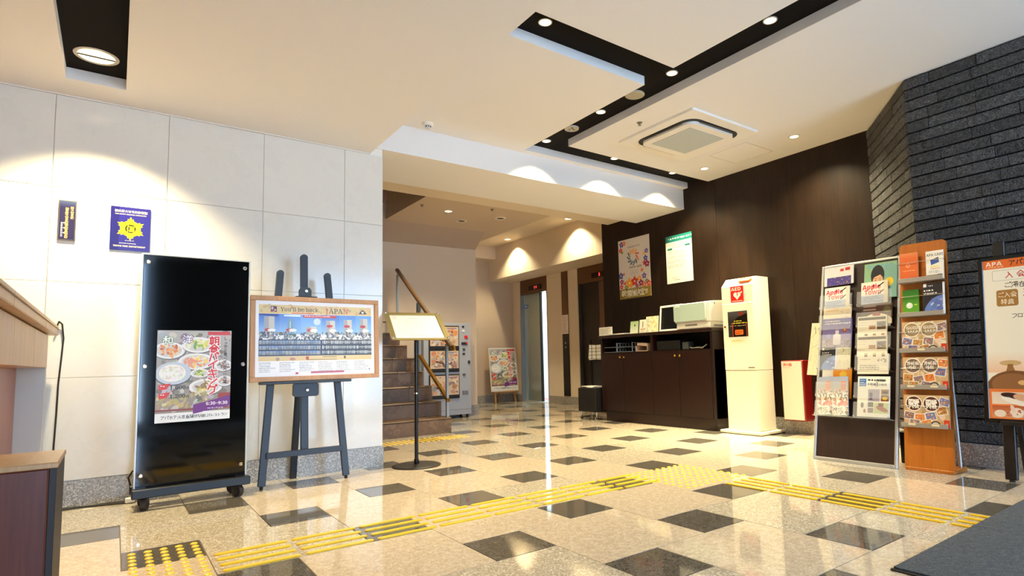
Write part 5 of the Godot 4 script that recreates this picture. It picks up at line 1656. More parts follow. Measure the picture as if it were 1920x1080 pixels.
			for k in 2:
				var cx := w * (0.23 + k * 0.39)
				p.ell(cx, h * 0.27, w * 0.19, h * 0.25, Color(0.95, 0.92, 0.85))
				p.ell(cx, h * 0.27, w * 0.17, h * 0.22, [Color(0.62, 0.52, 0.36), Color(0.50, 0.40, 0.33), Color(0.34, 0.15, 0.10)][k0])
				var txt: String = ["MAP", "가이드", "図解"][k0]
				if k0 == 0:
					p.latin("GUIDE", cx - w * 0.13, h * 0.25, h * 0.14, white)
					p.latin("MAP", cx - w * 0.10, h * 0.40, h * 0.15, white)
				else:
					p.cjk(txt, cx - w * (0.14 if k0 == 1 else 0.12), h * 0.14, w * (0.088 if k0 == 1 else 0.11), 5.0 if k0 == 1 else 7.0, white, false, 1.1)
					p.cjk("마드" if k0 == 1 else "内会", cx - w * (0.10 if k0 == 1 else 0.12), h * 0.28, w * (0.085 if k0 == 1 else 0.11), 5.0 if k0 == 1 else 7.0, white, false, 1.1)
			p.ell(w * 0.70, h * 0.90, w * 0.10, h * 0.10, Color(0.22, 0.20, 0.18))
			p.ell(w * 0.70, h * 0.90, w * 0.07, h * 0.065, Color(0.86, 0.82, 0.74))
			p.rect(w * 0.88, h * 0.76, w * 0.12, h * 0.24, Color(0.86, 0.26, 0.14))
			p.ell(w * 0.94, h * 0.88, w * 0.025, h * 0.035, Color(0.95, 0.6, 0.4))
	return p

var prints := {}

func rack_print(kind: String, w: float, h: float) -> StandardMaterial3D:
	if not prints.has(kind):
		prints[kind] = printed(leaflet(kind, int(clampf(w * 1100.0, 70.0, 280.0)), int(clampf(h * 1100.0, 70.0, 340.0))), 0.3)
	return prints[kind]

# a stack of equal leaflets: the front one printed, edges of paper behind
func rack_item(plane: Transform3D, called: String, kind: String, x0: float, x1: float, s0: float, s1: float, out: float, thick: float, label: String, category: String, group: String, lean := 0.0) -> void:
	var m := mk(plane * Transform3D(Basis(Vector3.BACK, lean), Vector3((x0 + x1) / 2, (s0 + s1) / 2, out - thick / 2)))
	m.sheet(Vector3.ZERO, x1 - x0, s1 - s0, thick)
	tag(obj(called, m, rack_print(kind, x1 - x0, s1 - s0)), label, category, group)

func build_brochure_rack() -> void:
	var lean := atan(0.218)
	var at := Vector3(2.665, 0, -0.357)
	var plane := turned(at, -PI / 2, lean)
	var t := thing("brochure_rack", "leaning dark wood brochure rack with silver frame and clear pockets", "brochure rack", at, -PI / 2)
	var tl := Transform3D(Basis(Vector3.RIGHT, -lean), Vector3.ZERO)
	var dk := tri_tex(wood(Color(0.15, 0.085, 0.06), Color(0.22, 0.13, 0.09), 131, 50.0, 256), 0.7, 0.4)
	var b := mk(tl)
	b.span(Vector3(-0.285, 0.022, -0.026), Vector3(0.282, 1.505, -0.006))
	obj("back_panel", b, dk, t)
	for e in [[Vector3(-0.30, 0.0, -0.028), Vector3(-0.28, 1.512, 0.002)], [Vector3(0.278, 0.0, -0.028), Vector3(0.298, 1.512, 0.002)], [Vector3(-0.28, 0.0, -0.028), Vector3(0.278, 0.024, 0.002)], [Vector3(-0.28, 1.494, -0.028), Vector3(0.278, 1.512, 0.002)]]:
		var q := mk(tl)
		q.span(e[0], e[1], 0.003)
		obj("silver_frame", q, M.alu, t)
	var leg := Mb.new()
	for s: float in [-0.27, 0.27]:
		leg.bar(Vector3(s, 0.0, -0.42), Vector3(s, 1.15, -0.29), 0.02, 0.02, 0.003)
	leg.span(Vector3(-0.27, 0.1, -0.42), Vector3(0.27, 0.12, -0.40))
	obj("rear_leg", leg, M.alu, t)
	var foot := Mb.new()
	for s: float in [-0.29, 0.288]:
		foot.cyl(Vector3(s, -0.0, -0.01), Vector3(s, 0.006, -0.01), 0.01, 0.01, 10)
	obj("foot", foot, M.rubber, t)
	# clear pockets with their studs
	var clear := StandardMaterial3D.new()
	clear.albedo_color = Color(0.93, 0.95, 0.95, 0.12)
	clear.transparency = BaseMaterial3D.TRANSPARENCY_ALPHA
	clear.roughness = 0.05
	var cols := [[-0.265, -0.012], [0.025, 0.272]]
	var rows := [1.145, 0.985, 0.83, 0.67, 0.47, 0.33]
	for c in cols:
		for y: float in rows:
			var p := mk(tl)
			p.span(Vector3(c[0], y - 0.012, 0.072), Vector3(c[1], y + 0.10, 0.074))
			p.span(Vector3(c[0], y - 0.014, -0.002), Vector3(c[1], y - 0.0115, 0.074))
			obj("clear_pocket", p, clear, t)
			for x: float in [c[0] + 0.006, c[1] - 0.006]:
				var s := mk(tl * Transform3D(Basis(Vector3.RIGHT, PI / 2), Vector3(x, y, 0.074)))
				s.lathe(Vector3.ZERO, [Vector2(0.006, 0.0), Vector2(0.006, 0.004), Vector2(0.003, 0.007), Vector2(0.0001, 0.007)], 10)
				obj("stud", s, M.chrome, t)
	var edge := mk(tl)
	edge.span(Vector3(-0.28, 0.318, -0.002), Vector3(0.278, 0.324, 0.078))
	obj("bottom_ledge", edge, clear, t)
	var g := "leaflets in the brochure rack"
	for e in [
		["folder", "folder", -0.262, -0.030, 1.335, 1.485, 0.026, 0.006, "white folded leaflet with red marks sticking out at the top of the brochure rack", "leaflet", 0.02],
		["magazine", "apple", -0.246, -0.052, 1.15, 1.316, 0.034, 0.012, "magazine with red title lettering under the white folder in the brochure rack", "magazine", 0.02],
		["booklet", "cream", -0.250, -0.033, 0.99, 1.169, 0.034, 0.010, "plain cream booklet above the purple bottle leaflet", "booklet", 0.0],
		["leaflet", "bottle", -0.246, -0.017, 0.838, 1.062, 0.046, 0.012, "purple leaflet showing a white bottle in the brochure rack", "leaflet", 0.0],
		["leaflet", "earth", -0.250, -0.126, 0.672, 0.838, 0.040, 0.010, "black leaflet with a blue planet in the brochure rack", "leaflet", 0.0],
		["map_leaflet", "map", -0.124, -0.022, 0.672, 0.842, 0.042, 0.008, "cream map leaflet beside the black planet leaflet", "leaflet", 0.0],
		["leaflet", "small", -0.240, -0.155, 0.50, 0.678, 0.030, 0.008, "white leaflet mostly hidden behind the two temple leaflets", "leaflet", 0.0],
		["leaflet", "orange", -0.152, -0.014, 0.455, 0.684, 0.034, 0.010, "bright orange leaflet behind the two temple leaflets", "leaflet", 0.0],
		["leaflet", "temple", -0.252, -0.138, 0.33, 0.610, 0.060, 0.012, "temple street leaflet next to the silver frame of the brochure rack", "leaflet", 0.05],
		["leaflet", "temple", -0.134, -0.018, 0.33, 0.612, 0.066, 0.012, "second temple street leaflet, in front of the orange leaflet", "leaflet", 0.05],
		["magazine", "face", 0.049, 0.280, 1.20, 1.472, 0.020, 0.012, "pale green magazine with a smiling dark haired man on its cover", "magazine", 0.0],
		["magazine", "apple", 0.042, 0.230, 1.155, 1.322, 0.044, 0.012, "magazine with red title lettering in front of the green face magazine", "magazine", 0.02],
		["leaflet", "choc", 0.047, 0.262, 1.00, 1.160, 0.040, 0.012, "dark brown leaflet with a cream oval in the brochure rack", "leaflet", 0.0],
		["leaflet", "tour", 0.025, 0.235, 0.905, 1.059, 0.050, 0.010, "cream tour leaflet with brown bar directly under the brown leaflet", "leaflet", 0.0],
		["leaflet", "tour", 0.030, 0.242, 0.760, 0.912, 0.056, 0.010, "cream tour leaflet with brown bar, lower of the two", "leaflet", 0.0],
		["leaflet", "text", 0.042, 0.256, 0.632, 0.776, 0.064, 0.010, "cream leaflet of plain printed lines above the white sightseeing leaflet", "leaflet", 0.0],
		["leaflet", "three", 0.049, 0.268, 0.330, 0.614, 0.064, 0.012, "white sightseeing leaflet with a large figure three and small photos", "leaflet", 0.0]]:
		rack_item(plane, e[0], e[1], e[2], e[3], e[4], e[5], e[6], e[7], e[8], e[9], g, e[10])
	rack_item(plane, "side_leaflet", "side" if prints.has("side") else "map", -0.375, -0.296, 0.635, 1.05, -0.004, 0.006, "narrow cream leaflet clipped on the outer side of the brochure rack", "leaflet", "", -0.05)

func build_orange_rack() -> void:
	var lean := atan(0.12)
	var at := Vector3(2.695, 0, 0.124)
	var plane := turned(at, -PI / 2, lean)
	var tl := Transform3D(Basis(Vector3.RIGHT, -lean), Vector3.ZERO)
	var t := thing("magazine_rack", "narrow orange wood magazine rack with grey ledges and wire rails", "magazine rack", at, -PI / 2)
	var wd := tri_tex(wood(Color(0.70, 0.38, 0.09), Color(0.78, 0.46, 0.14), 141, 30.0, 256), 0.9, 0.35)
	var b := mk(tl)
	b.prism(rrect(0.292, 1.535, 0.025, Vector2(0, 0.772)), -0.024, 0.0)
	obj("panel", b, wd, t)
	var f := Mb.new()
	f.span(Vector3(-0.146, 0.0, -0.215), Vector3(0.146, 0.022, 0.0), 0.003)
	obj("base_board", f, wd, t)
	var s := Mb.new()
	s.cyl(Vector3(0.115, 0.02, -0.195), Vector3(0.115, 1.05, -0.155), 0.011, 0.011, 14)
	s.cyl(Vector3(-0.115, 0.02, -0.195), Vector3(-0.115, 1.05, -0.155), 0.011, 0.011, 14)
	obj("strut", s, M.alu, t)
	var grey := mat(Color(0.62, 0.59, 0.55), 0.4, 0.2)
	for y: float in [1.27, 1.033, 0.788, 0.544, 0.295]:
		var m := mk(tl)
		m.span(Vector3(-0.138, y - 0.015, 0.0), Vector3(0.140, y - 0.010, 0.058), 0.001)
		m.span(Vector3(-0.138, y - 0.015, 0.054), Vector3(0.140, y + 0.015, 0.060), 0.002)
		obj("ledge", m, grey, t)
		var w := mk(tl)
		w.cyl(Vector3(-0.14, y + 0.125, 0.05), Vector3(0.142, y + 0.125, 0.05), 0.0022, 0.0022, 8)
		w.cyl(Vector3(0.142, y + 0.125, 0.05), Vector3(0.142, y + 0.125, 0.0), 0.0022, 0.0022, 8)
		w.cyl(Vector3(-0.14, y + 0.125, 0.05), Vector3(-0.14, y + 0.125, 0.0), 0.0022, 0.0022, 8)
		obj("wire_rail", w, M.chrome, t)
	for e in [[0.0, 0.792], [-0.07, 0.548], [0.07, 0.548], [-0.07, 0.30], [0.07, 0.30]]:
		var tags := mk(tl)
		tags.box(Vector3(e[0], e[1], 0.0612), Vector3(0.044, 0.013, 0.002))
		obj("price_tag", tags, mat(Color(0.90, 0.83, 0.66), 0.6), t)
	var g := "booklets on the magazine rack"
	for e in [
		["booklet", "booklet", -0.127, -0.014, 1.262, 1.466, 0.040, 0.016, "orange booklet on the topmost ledge of the magazine rack", "booklet"],
		["card_leaflet", "card", 0.037, 0.143, 1.262, 1.458, 0.038, 0.010, "white card leaflet on the topmost ledge of the magazine rack", "leaflet"],
		["booklet", "green", -0.117, -0.013, 1.025, 1.206, 0.038, 0.020, "bright green booklet with a white ball on the magazine rack", "booklet"],
		["brochure", "earth", 0.010, 0.145, 1.025, 1.240, 0.038, 0.014, "black brochure with a blue planet beside the green booklet", "brochure"],
		["guide_booklet", "guide_one", -0.124, 0.146, 0.780, 0.982, 0.044, 0.018, "illustrated guide booklet on the ledge under the green booklet", "booklet"],
		["guide_booklet", "guide_two", -0.124, 0.146, 0.536, 0.742, 0.044, 0.018, "illustrated guide booklet on the middle one of the guide ledges", "booklet"],
		["guide_booklet", "guide_three", -0.124, 0.146, 0.287, 0.492, 0.044, 0.018, "illustrated guide booklet with dark red medallions on the lowest ledge", "booklet"]]:
		rack_item(plane, e[0], e[1], e[2], e[3], e[4], e[5], e[6], e[7], e[8], e[9], g)
	var bx := thing("floor_box", "small dark box with a cream plug on the floor between the two racks", "box", Vector3(2.96, 0, -0.09))
	var b1 := Mb.new()
	b1.box(Vector3(0, 0.11, 0), Vector3(0.08, 0.22, 0.10), 0.004)
	obj("body", b1, M.black_satin, bx)
	var b2 := Mb.new()
	b2.box(Vector3(-0.05, 0.14, 0.015), Vector3(0.03, 0.03, 0.03), 0.005)
	obj("plug", b2, M.paper, bx)

func build_light_box() -> void:
	var lean := 0.1268
	var at := Vector3(2.627, 0, 0.767)
	var tl := Transform3D(Basis(Vector3.RIGHT, -lean), Vector3.ZERO)
	var t := thing("light_box", "black framed upright advertising panel on black posts in front of the brick wall", "advertising panel", at, -PI / 2)
	var r := RandomNumberGenerator.new()
	r.seed = 151
	var p := pic(520, 920, Color(0.95, 0.91, 0.82))
	p.grad(0, 540, 520, 120, Color(0.95, 0.91, 0.82), Color(0.93, 0.76, 0.62))
	p.rect(0, 0, 520, 52, Color(0.90, 0.42, 0.14))
	var ink := Color(0.16, 0.12, 0.11)
	p.latin("APA", 14, 34, 34, Color(0.97, 0.90, 0.84), "Droid Sans", true, 1.25)
	p.small(16, 38, 80, 1, 8, 8, Color(0.95, 0.72, 0.55), r, 0.98)
	p.cjk("アパエグゼ", 128, 10, 30, 4.0, ink, false, 1.12)
	p.rr(44, 64, 440, 62, 8, Color(0.70, 0.66, 0.60))
	p.rr(46, 66, 436, 58, 7, Color(0.955, 0.92, 0.84))
	p.cjk("入会金", 108, 76, 36, 4.0, Color(0.72, 0.18, 0.14), false, 1.5)
	p.cjk("ご滞在中", 100, 138, 32, 3.0, ink, false, 1.08)
	p.latin(",", 240, 168, 32, ink)
	p.rr(60, 182, 104, 96, 12, Color(0.64, 0.46, 0.22))
	p.cjk("ご入会", 66, 196, 29, 3.0, Color(0.97, 0.90, 0.78), false, 1.06)
	p.cjk("特典", 80, 236, 30, 3.2, Color(0.97, 0.90, 0.78), false, 1.1)
	p.cjk("現", 190, 180, 50, 5.4, Color(0.80, 0.24, 0.18))
	p.cjk("金", 190, 234, 50, 5.4, Color(0.80, 0.24, 0.18))
	p.cjk("会典", 250, 180, 50, 5.4, Color(0.80, 0.24, 0.18))
	p.cjk("当日", 190, 290, 26, 2.6, ink, false, 1.1)
	p.cjk("フロントで", 128, 322, 26, 2.6, ink, false, 1.05)
	p.small(290, 296, 190, 2, 32, 14, ink, r, 0.9)
	# desk bell
	p.rect(210, 398, 300, 150, Color(0.32, 0.27, 0.23))
	p.ell(110, 606, 52, 16, Color(0.80, 0.66, 0.44))
	p.rect(96, 612, 26, 40, Color(0.58, 0.40, 0.22))
	p.poly(PackedVector2Array([Vector2(84, 668), Vector2(96, 624), Vector2(122, 624), Vector2(136, 668)]), Color(0.60, 0.42, 0.24))
	p.ell(126, 740, 132, 92, Color(0.48, 0.31, 0.18))
	p.ell(116, 726, 100, 62, Color(0.58, 0.39, 0.23))
	p.ell(166, 716, 26, 14, Color(0.88, 0.68, 0.42))
	p.rect(0, 752, 520, 168, Color(0.90, 0.48, 0.22))
	p.rect(8, 768, 240, 140, Color(0.93, 0.50, 0.24))
	p.grad(14, 642 + 128, 226, 68, Color(0.90, 0.80, 0.70), Color(0.93, 0.85, 0.75))
	p.ell(110, 790, 54, 16, Color(0.24, 0.15, 0.12), 0.15)
	p.ell(150, 798, 36, 18, Color(0.86, 0.66, 0.52), 0.2)
	p.line(92, 796, 150, 832, 4, Color(0.45, 0.36, 0.32))
	p.ell(120, 822, 66, 14, Color(0.96, 0.91, 0.84), 0.35)
	p.grad(14, 846, 226, 66, Color(0.72, 0.36, 0.20), Color(0.86, 0.60, 0.44))
	p.ell(128, 884, 32, 28, Color(0.94, 0.86, 0.78))
	p.ell(110, 862, 10, 22, Color(0.93, 0.80, 0.72), -0.3)
	p.ell(50, 890, 28, 20, Color(0.92, 0.84, 0.76))
	p.ell(200, 894, 28, 16, Color(0.94, 0.88, 0.80))
	p.blobs(80, 866, 90, 40, [Color(0.80, 0.44, 0.34), Color(0.95, 0.90, 0.84), Color(0.66, 0.36, 0.24)], 14, 3, 9, r)
	p.rect(262, 768, 250, 140, Color(0.94, 0.84, 0.72))
	p.blobs(266, 772, 240, 130, [Color(0.86, 0.74, 0.60), Color(0.70, 0.48, 0.34), Color(0.95, 0.90, 0.82)], 30, 8, 24, r)
	var w := 0.60
	var s0 := 0.347
	var s1 := 1.366
	var c := (s0 + s1) / 2
	var fr := mk(tl)
	fr.prism(rrect(w, s1 - s0, 0.028, Vector2(0, c)), -0.045, -0.004)
	obj("case", fr, M.black_satin, t)
	for e in [[Vector3(-w / 2 + 0.0, s0 + 0.014, -0.004), Vector3(-w / 2 + 0.027, s1 - 0.014, 0.005)], [Vector3(w / 2 - 0.027, s0 + 0.014, -0.004), Vector3(w / 2, s1 - 0.014, 0.005)], [Vector3(-w / 2 + 0.014, s0, -0.004), Vector3(w / 2 - 0.014, s0 + 0.026, 0.005)], [Vector3(-w / 2 + 0.014, s1 - 0.026, -0.004), Vector3(w / 2 - 0.014, s1, 0.005)]]:
		var q := mk(tl)
		q.span(e[0], e[1], 0.004)
		obj("frame_rail", q, mat(Color(0.03, 0.03, 0.032), 0.2), t)
	var pr := mk(tl)
	pr.sheet(Vector3(0, c, -0.002), w - 0.054, s1 - s0 - 0.052, 0.008)
	obj("poster_face", pr, printed(p, 0.2), t)
	for x: float in [-0.2, 0.2]:
		var post := Mb.new()
		post.bar(Vector3(x, 0.012, -0.075), Vector3(x, 1.45, -0.24), 0.062, 0.03, 0.004)
		obj("post", post, mat(Color(0.05, 0.04, 0.035), 0.4), t)
		var ft := Mb.new()
		ft.cyl(Vector3(x, 0.0, -0.075), Vector3(x, 0.014, -0.077), 0.016, 0.014, 12)
		obj("foot", ft, M.rubber, t)
		var rear := Mb.new()
		rear.bar(Vector3(x, 0.0, -0.36), Vector3(x, 0.9, -0.185), 0.03, 0.025, 0.003)
		obj("rear_leg", rear, M.black_satin, t)
	var br := mk(tl)
	br.span(Vector3(-0.22, 0.335, -0.06), Vector3(0.22, 0.36, 0.012), 0.003)
	obj("bottom_tray", br, M.black_satin, t)

func build_mat() -> void:
	var r := RandomNumberGenerator.new()
	r.seed = 161
	var hi := FastNoiseLite.new()
	hi.seed = 3
	hi.frequency = 2.2
	var n := 60
	var m := 40
	var x0 := 0.735
	var z0 := 0.752
	var wx := 1.85
	var wz := 1.6
	var b := Mb.new()
	var ht := func(x: float, z: float) -> float:
		var e := 0.013 + 0.002 * hi.get_noise_2d(x * 8.0, z * 8.0)
		for k in 4:
			var lx := 1.51 + k * 0.077
			if z < 2.0:
				e += 0.0035 * exp(-pow((x - lx) / 0.014, 2.0))
		return e
	for i in n:
		for j in m:
			var xa := x0 + wx * i / n
			var xb := x0 + wx * (i + 1) / n
			var za := z0 + wz * j / m
			var zb := z0 + wz * (j + 1) / m
			var pa := Vector3(xa, ht.call(xa, za), za)
			var pb := Vector3(xb, ht.call(xb, za), za)
			var pc := Vector3(xb, ht.call(xb, zb), zb)
			var pd := Vector3(xa, ht.call(xa, zb), zb)
			b.flat(pa, pb, pc, Vector3.UP)
			b.flat(pa, pc, pd, Vector3.UP)
	b.span(Vector3(x0, 0.001, z0), Vector3(x0 + wx, 0.0085, z0 + wz))
	for e in [[Vector3(x0, 0, z0), Vector3(x0 + wx, 0, z0), Vector3.FORWARD], [Vector3(x0, 0, z0), Vector3(x0, 0, z0 + wz), Vector3.LEFT]]:
		b.patch([e[0] + Vector3(0, 0.001, 0), e[1] + Vector3(0, 0.001, 0), e[1] + Vector3(0, 0.013, 0), e[0] + Vector3(0, 0.013, 0)], e[2])
	var fuzz := tri_tex(granite([Color(0.33, 0.35, 0.37), Color(0.27, 0.29, 0.31), Color(0.40, 0.42, 0.44)], [0.4, 0.35, 0.25], 3.0, 162, 0.06, 256), 0.4, 0.95, Color.WHITE, bumps(0.35, 163, 6.0, 256, 3), 1.0)
	var t := thing("entrance_mat", "grey carpet entrance mat lying over the yellow guide bars", "mat", Vector3.ZERO)
	obj("pile", b, fuzz, t)
	var ed := Mb.new()
	ed.span(Vector3(x0 - 0.012, 0.0005, z0 - 0.008), Vector3(x0 + 0.006, 0.007, z0 + wz), 0.002)
	obj("rubber_edge", ed, M.rubber, t)

# ------------------------------------------------------------------ painter for flat print
const GLYPHS := {
	"朝": "1272 4044 24646a2a24 2767 1c7c 4a4f 919b7f 91e1eedd 95e5 99e9", "食": "8017 80f7 57b7 45b5bb4b 454f 48b8 4f7d 9bef cb9d",
	"バ": "522e a2de c0d2 e0f2", "パ": "522e a2de d0f0f2d2d0", "イ": "d018 858f", "キ": "24d3 1ad9 61af", "ン": "2264 2ee4", "グ": "5027 43c3bb5f d0e2 e0f1",
	"ア": "12e2a6 75784f", "エ": "23d3 838d 1ddd", "ゼ": "16e5b9 515ded d0e2 e0f2", "フ": "23d3d94f", "ロ": "23d3dd2d23", "ト": "515f 57ca", "レ": "313ee7",
	"ス": "23c3b83f 8aef", "ラ": "31c1 25d5da5f", "ホ": "15e5 818f6e 482c b8ed", "テ": "31c1 15e5 857b4f", "ル": "525a1f a2aef9", "ワ": "2328 23d3d95f", "ー": "18e8",
	"し": "414b7fdb", "っ": "4ab8dc7f", "か": "14a4ae7e 613f c4f9", "り": "4249 a1aa6f", "べ": "1856ed b0d2 d0f2", "て": "22d27779bf", "で": "22d27779bf d5e7 e4f6",
	"ご": "33c3 2a4ded d0e2 e0f2", "充": "8083 13e3 6337c7 673f a7aede", "電": "22d2 1514e4e6 8187 29d9dd2d29 2bdb 888fef", "円": "2f22d2df 828a 2ada",
	"小": "808f5d 4518 b5e9", "时": "12525c1c12 1757 75f5 c1cf9d 88aa", "内": "2f23e3ef 80844c 84cc", "消": "1133 0626 0f3a a0a4 5174 e1c4 6f65e5ef 68e8 6beb",
	"火": "2457 d4b7 80872f 87ef", "器": "1151551511 a1e1e5a5a1 07f7 871b 87fb 1b5b5f1f1b abebefafab", "入": "61871f 85ef", "会": "8017 80f7 57b7 2ada 7a4edd bbef",
	"金": "8017 80f7 57b7 2ada 868f 4b5d cbad 1fef", "特": "3126 1666 404f 0b7a 82e2 b0b5 75f5 79f9 c6cfae 9aac", "典": "3d33d3dd 616d a1ad 38d8 1ded 5d2f bdef",
	"現": "1262 1767 424d 0d7c 82e2ea8a82 85e5 87e7 9a6f babeff", "在": "14f4 713b 383f 79e9 a6ae 5fff", "中": "24e4ea2a24 808f",
	"滞": "1133 0626 0f3a 52f2 7074 a0a4 d0d4 5986f6f9 7c79e9ee a6af", "当": "8086 2245 e2b5 27d7df2f 2bdb", "日": "31d1df3f31 38d8",
	"前": "4153 b193 05f5 2f27777f 2a7a 2c7c a7ac e6efce", "京": "8083 13e3 46b6ba4a46 8a8f6e 4b2e bbde", "急": "5137 51a184 36c6cc3c 39c9 2d1f 5d5fbfbd dcfe",
	"蒲": "02f2 4044 b0b4 1536 0828 0f3b 57f7 6f69e9ef 6cec a5af c4e5", "田": "22d2dd2d22 828d 27d7", "駅": "1262 12177e5e 4247 92e2e797 976f a7ff",
	"優": "3018 262f 52f2 74e4ea7a74 77e7 5d6b ab8c eafc 9cdc6f 8def", "祝": "3042 05650c 484f 4a6b 82e2e78782 a76f c7cefe", "開": "1f11616616 1363 91e1efde 9196e6 93e3 49b9 3ccc 695f a9af",
	"催": "3018 262f 5155f5f1 a0a5 8668 777f a6b7 78f8 7bfb 7efe b8be", "決": "1133 0626 0f3a 63e3e8 58f8 a0a84f a8ff", "定": "8082 1512f2f5 36d6 868e 8aca 494c4c1f 3d7fff",
	"和": "6132 0575 414f 450b 457a 94e4ed9d94", "洋": "1133 0626 0f3a 7183 d1b3 54f4 68e8 5cfc a4af", "良": "8083 33c3c83833 35c5 384f 3f7c 9b5b 79ef", "防": "1f1151 5147 47594b1b 9092 63f3 837f 87d7ddbf",
	"対": "4143 0474 543e 277d 85f5 c1cf9d 88aa", "象": "5137 51a173 33d3d73733 8388 57ac9f6d 5a2c 8cff", "物": "3126 1666 404f 0b7a 914a a5e5ecbf 73a35f", "認": "2041 0262 1565 1868 1b5b5f1f1b 72e2d997 836c 6c7f 8bde bafc", "証": "2041 0262 1565 1868 1b5b5f1f1b 73f3 b3bf b8f8 7a7f 6fff",
	"가": "12724e b0bf b7f7", "이": "2474797c2c24 c0cf", "드": "d23238d8 1cec", "마": "24747b2b24 b0bf b7f7", "図": "1f11e1ef1f 5476 9496 5b94 4aac", "解": "4122 1414 2f15757f 2a7a 4545 91e1d6 914f a8f8 8bfb b6bf",
}
var ts: TextServer
var fonts := {}

class Pic:
	var im: Image
	var w: int
	var h: int
	var k := 2
	var ts: TextServer
	var own: Node3D

	func _init(owner_: Node3D, w_: int, h_: int, bg: Color, ss := 2) -> void:
		own = owner_
		w = w_
		h = h_
		k = ss
		im = Image.create(w * k, h * k, false, Image.FORMAT_RGB8)
		im.fill(bg)

	func rect(x: float, y: float, a: float, b: float, c: Color) -> void:
		im.fill_rect(Rect2i(roundi(x * k), roundi(y * k), maxi(1, roundi(a * k)), maxi(1, roundi(b * k))), c)

	func grad(x: float, y: float, a: float, b: float, c0: Color, c1: Color) -> void:
		var n := int(b * k)
		for i in n:
			im.fill_rect(Rect2i(roundi(x * k), roundi(y * k) + i, roundi(a * k), 1), c0.lerp(c1, float(i) / n))

	func poly(p: PackedVector2Array, c: Color) -> void:
		var lo := 1e9
		var hi := -1e9
		for q in p:
			lo = minf(lo, q.y * k)
			hi = maxf(hi, q.y * k)
		for y in range(maxi(0, floori(lo)), mini(h * k, ceili(hi) + 1)):
			var xs := []
			var yc := y + 0.5
			for i in p.size():
				var a := p[i] * k
				var b := p[(i + 1) % p.size()] * k
				if (a.y <= yc) != (b.y <= yc):
					xs.append(a.x + (yc - a.y) / (b.y - a.y) * (b.x - a.x))
			xs.sort()
			for i in range(0, xs.size() - 1, 2):
				var x0 := roundi(xs[i])
				var x1 := roundi(xs[i + 1])
				if x1 > x0:
					im.fill_rect(Rect2i(x0, y, x1 - x0, 1), c)

	func ell(x: float, y: float, rx: float, ry: float, c: Color, turn := 0.0, seg := 20) -> void:
		var p := PackedVector2Array()
		for i in seg:
			var a := TAU * i / seg
			p.append(Vector2(x, y) + Vector2(cos(a) * rx, sin(a) * ry).rotated(turn))
		poly(p, c)

	func ring(x: float, y: float, r: float, t: float, c: Color, seg := 24) -> void:
		for i in seg:
			line(x + cos(TAU * i / seg) * r, y + sin(TAU * i / seg) * r, x + cos(TAU * (i + 1) / seg) * r, y + sin(TAU * (i + 1) / seg) * r, t, c)

	func line(x0: float, y0: float, x1: float, y1: float, t: float, c: Color) -> void:
		var a := Vector2(x0, y0)
		var b := Vector2(x1, y1)
		var d := (b - a).normalized() * t * 0.5
		var e := Vector2(-d.y, d.x)
		poly(PackedVector2Array([a - d + e, b + d + e, b + d - e, a - d - e]), c)

	func rr(x: float, y: float, a: float, b: float, r: float, c: Color) -> void:
		poly(own.rrect(a, b, r, Vector2(x + a / 2, y + b / 2)), c)

	# one character drawn from its strokes in a box of size s
	func sign_(ch: String, x: float, y: float, s: float, t: float, c: Color) -> void:
		var g: String = own.GLYPHS.get(ch, "")
		for st in g.split(" ", false):
			for i in range(0, st.length() - 3, 2):
				var p := Vector2(("0x" + st[i]).hex_to_int(), ("0x" + st[i + 1]).hex_to_int()) / 15.0 * s
				var q := Vector2(("0x" + st[i + 2]).hex_to_int(), ("0x" + st[i + 3]).hex_to_int()) / 15.0 * s
				line(x + p.x, y + p.y, x + q.x, y + q.y, t, c)

	func cjk(txt: String, x: float, y: float, s: float, t: float, c: Color, down := false, gap := 1.12) -> void:
		for ch in txt:
			sign_(ch, x, y, s, t, c)
			if down:
				y += s * gap
			else:
				x += s * gap

	func latin(txt: String, x: float, y: float, s: float, c: Color, face := "Droid Sans", bold := true, stretch := 1.0) -> float:
		var f: SystemFont = own.font(face, bold)
		var id: RID = f.get_rids()[0]
		var px := Vector2i(int(s * k), 0)
		var t: TextServer = TextServerManager.get_primary_interface()
		var pen := x * k
		for i in txt.length():
			var gi := t.font_get_glyph_index(id, px.x, txt.unicode_at(i), 0)
			t.font_render_glyph(id, px, gi)
			var ti := t.font_get_glyph_texture_idx(id, px, gi)
			var off := t.font_get_glyph_offset(id, px, gi)
			if ti >= 0:
				var src := t.font_get_texture_image(id, px, ti)
				var r := t.font_get_glyph_uv_rect(id, px, gi)
				var wide := int(r.size.x * stretch)
				for yy in int(r.size.y):
					for xx in wide:
						var al := src.get_pixel(int(r.position.x) + mini(int(xx / stretch), int(r.size.x) - 1), int(r.position.y) + yy).a
						var tx := int(pen + off.x * stretch) + xx
						var ty := int(y * k + off.y) + yy
						if al > 0.02 and tx >= 0 and ty >= 0 and tx < im.get_width() and ty < im.get_height():
							im.set_pixel(tx, ty, im.get_pixel(tx, ty).lerp(c, al))
			pen += t.font_get_glyph_advance(id, px.x, gi).x * stretch
		return pen / k

	# rows of print too small to read
	func small(x: float, y: float, a: float, rows: int, pitch: float, t: float, c: Color, r: RandomNumberGenerator, fill := 0.8) -> void:
		for j in rows:
			var px := x
			var end := x + a * r.randf_range(fill - 0.15, fill + 0.2)
			while px < end:
				var l := r.randf_range(0.5, 1.6) * t
				rect(px, y + j * pitch + r.randf_range(-0.1, 0.1) * t, l, t * r.randf_range(0.7, 1.0), c)
				px += l + r.randf_range(0.2, 0.8) * t

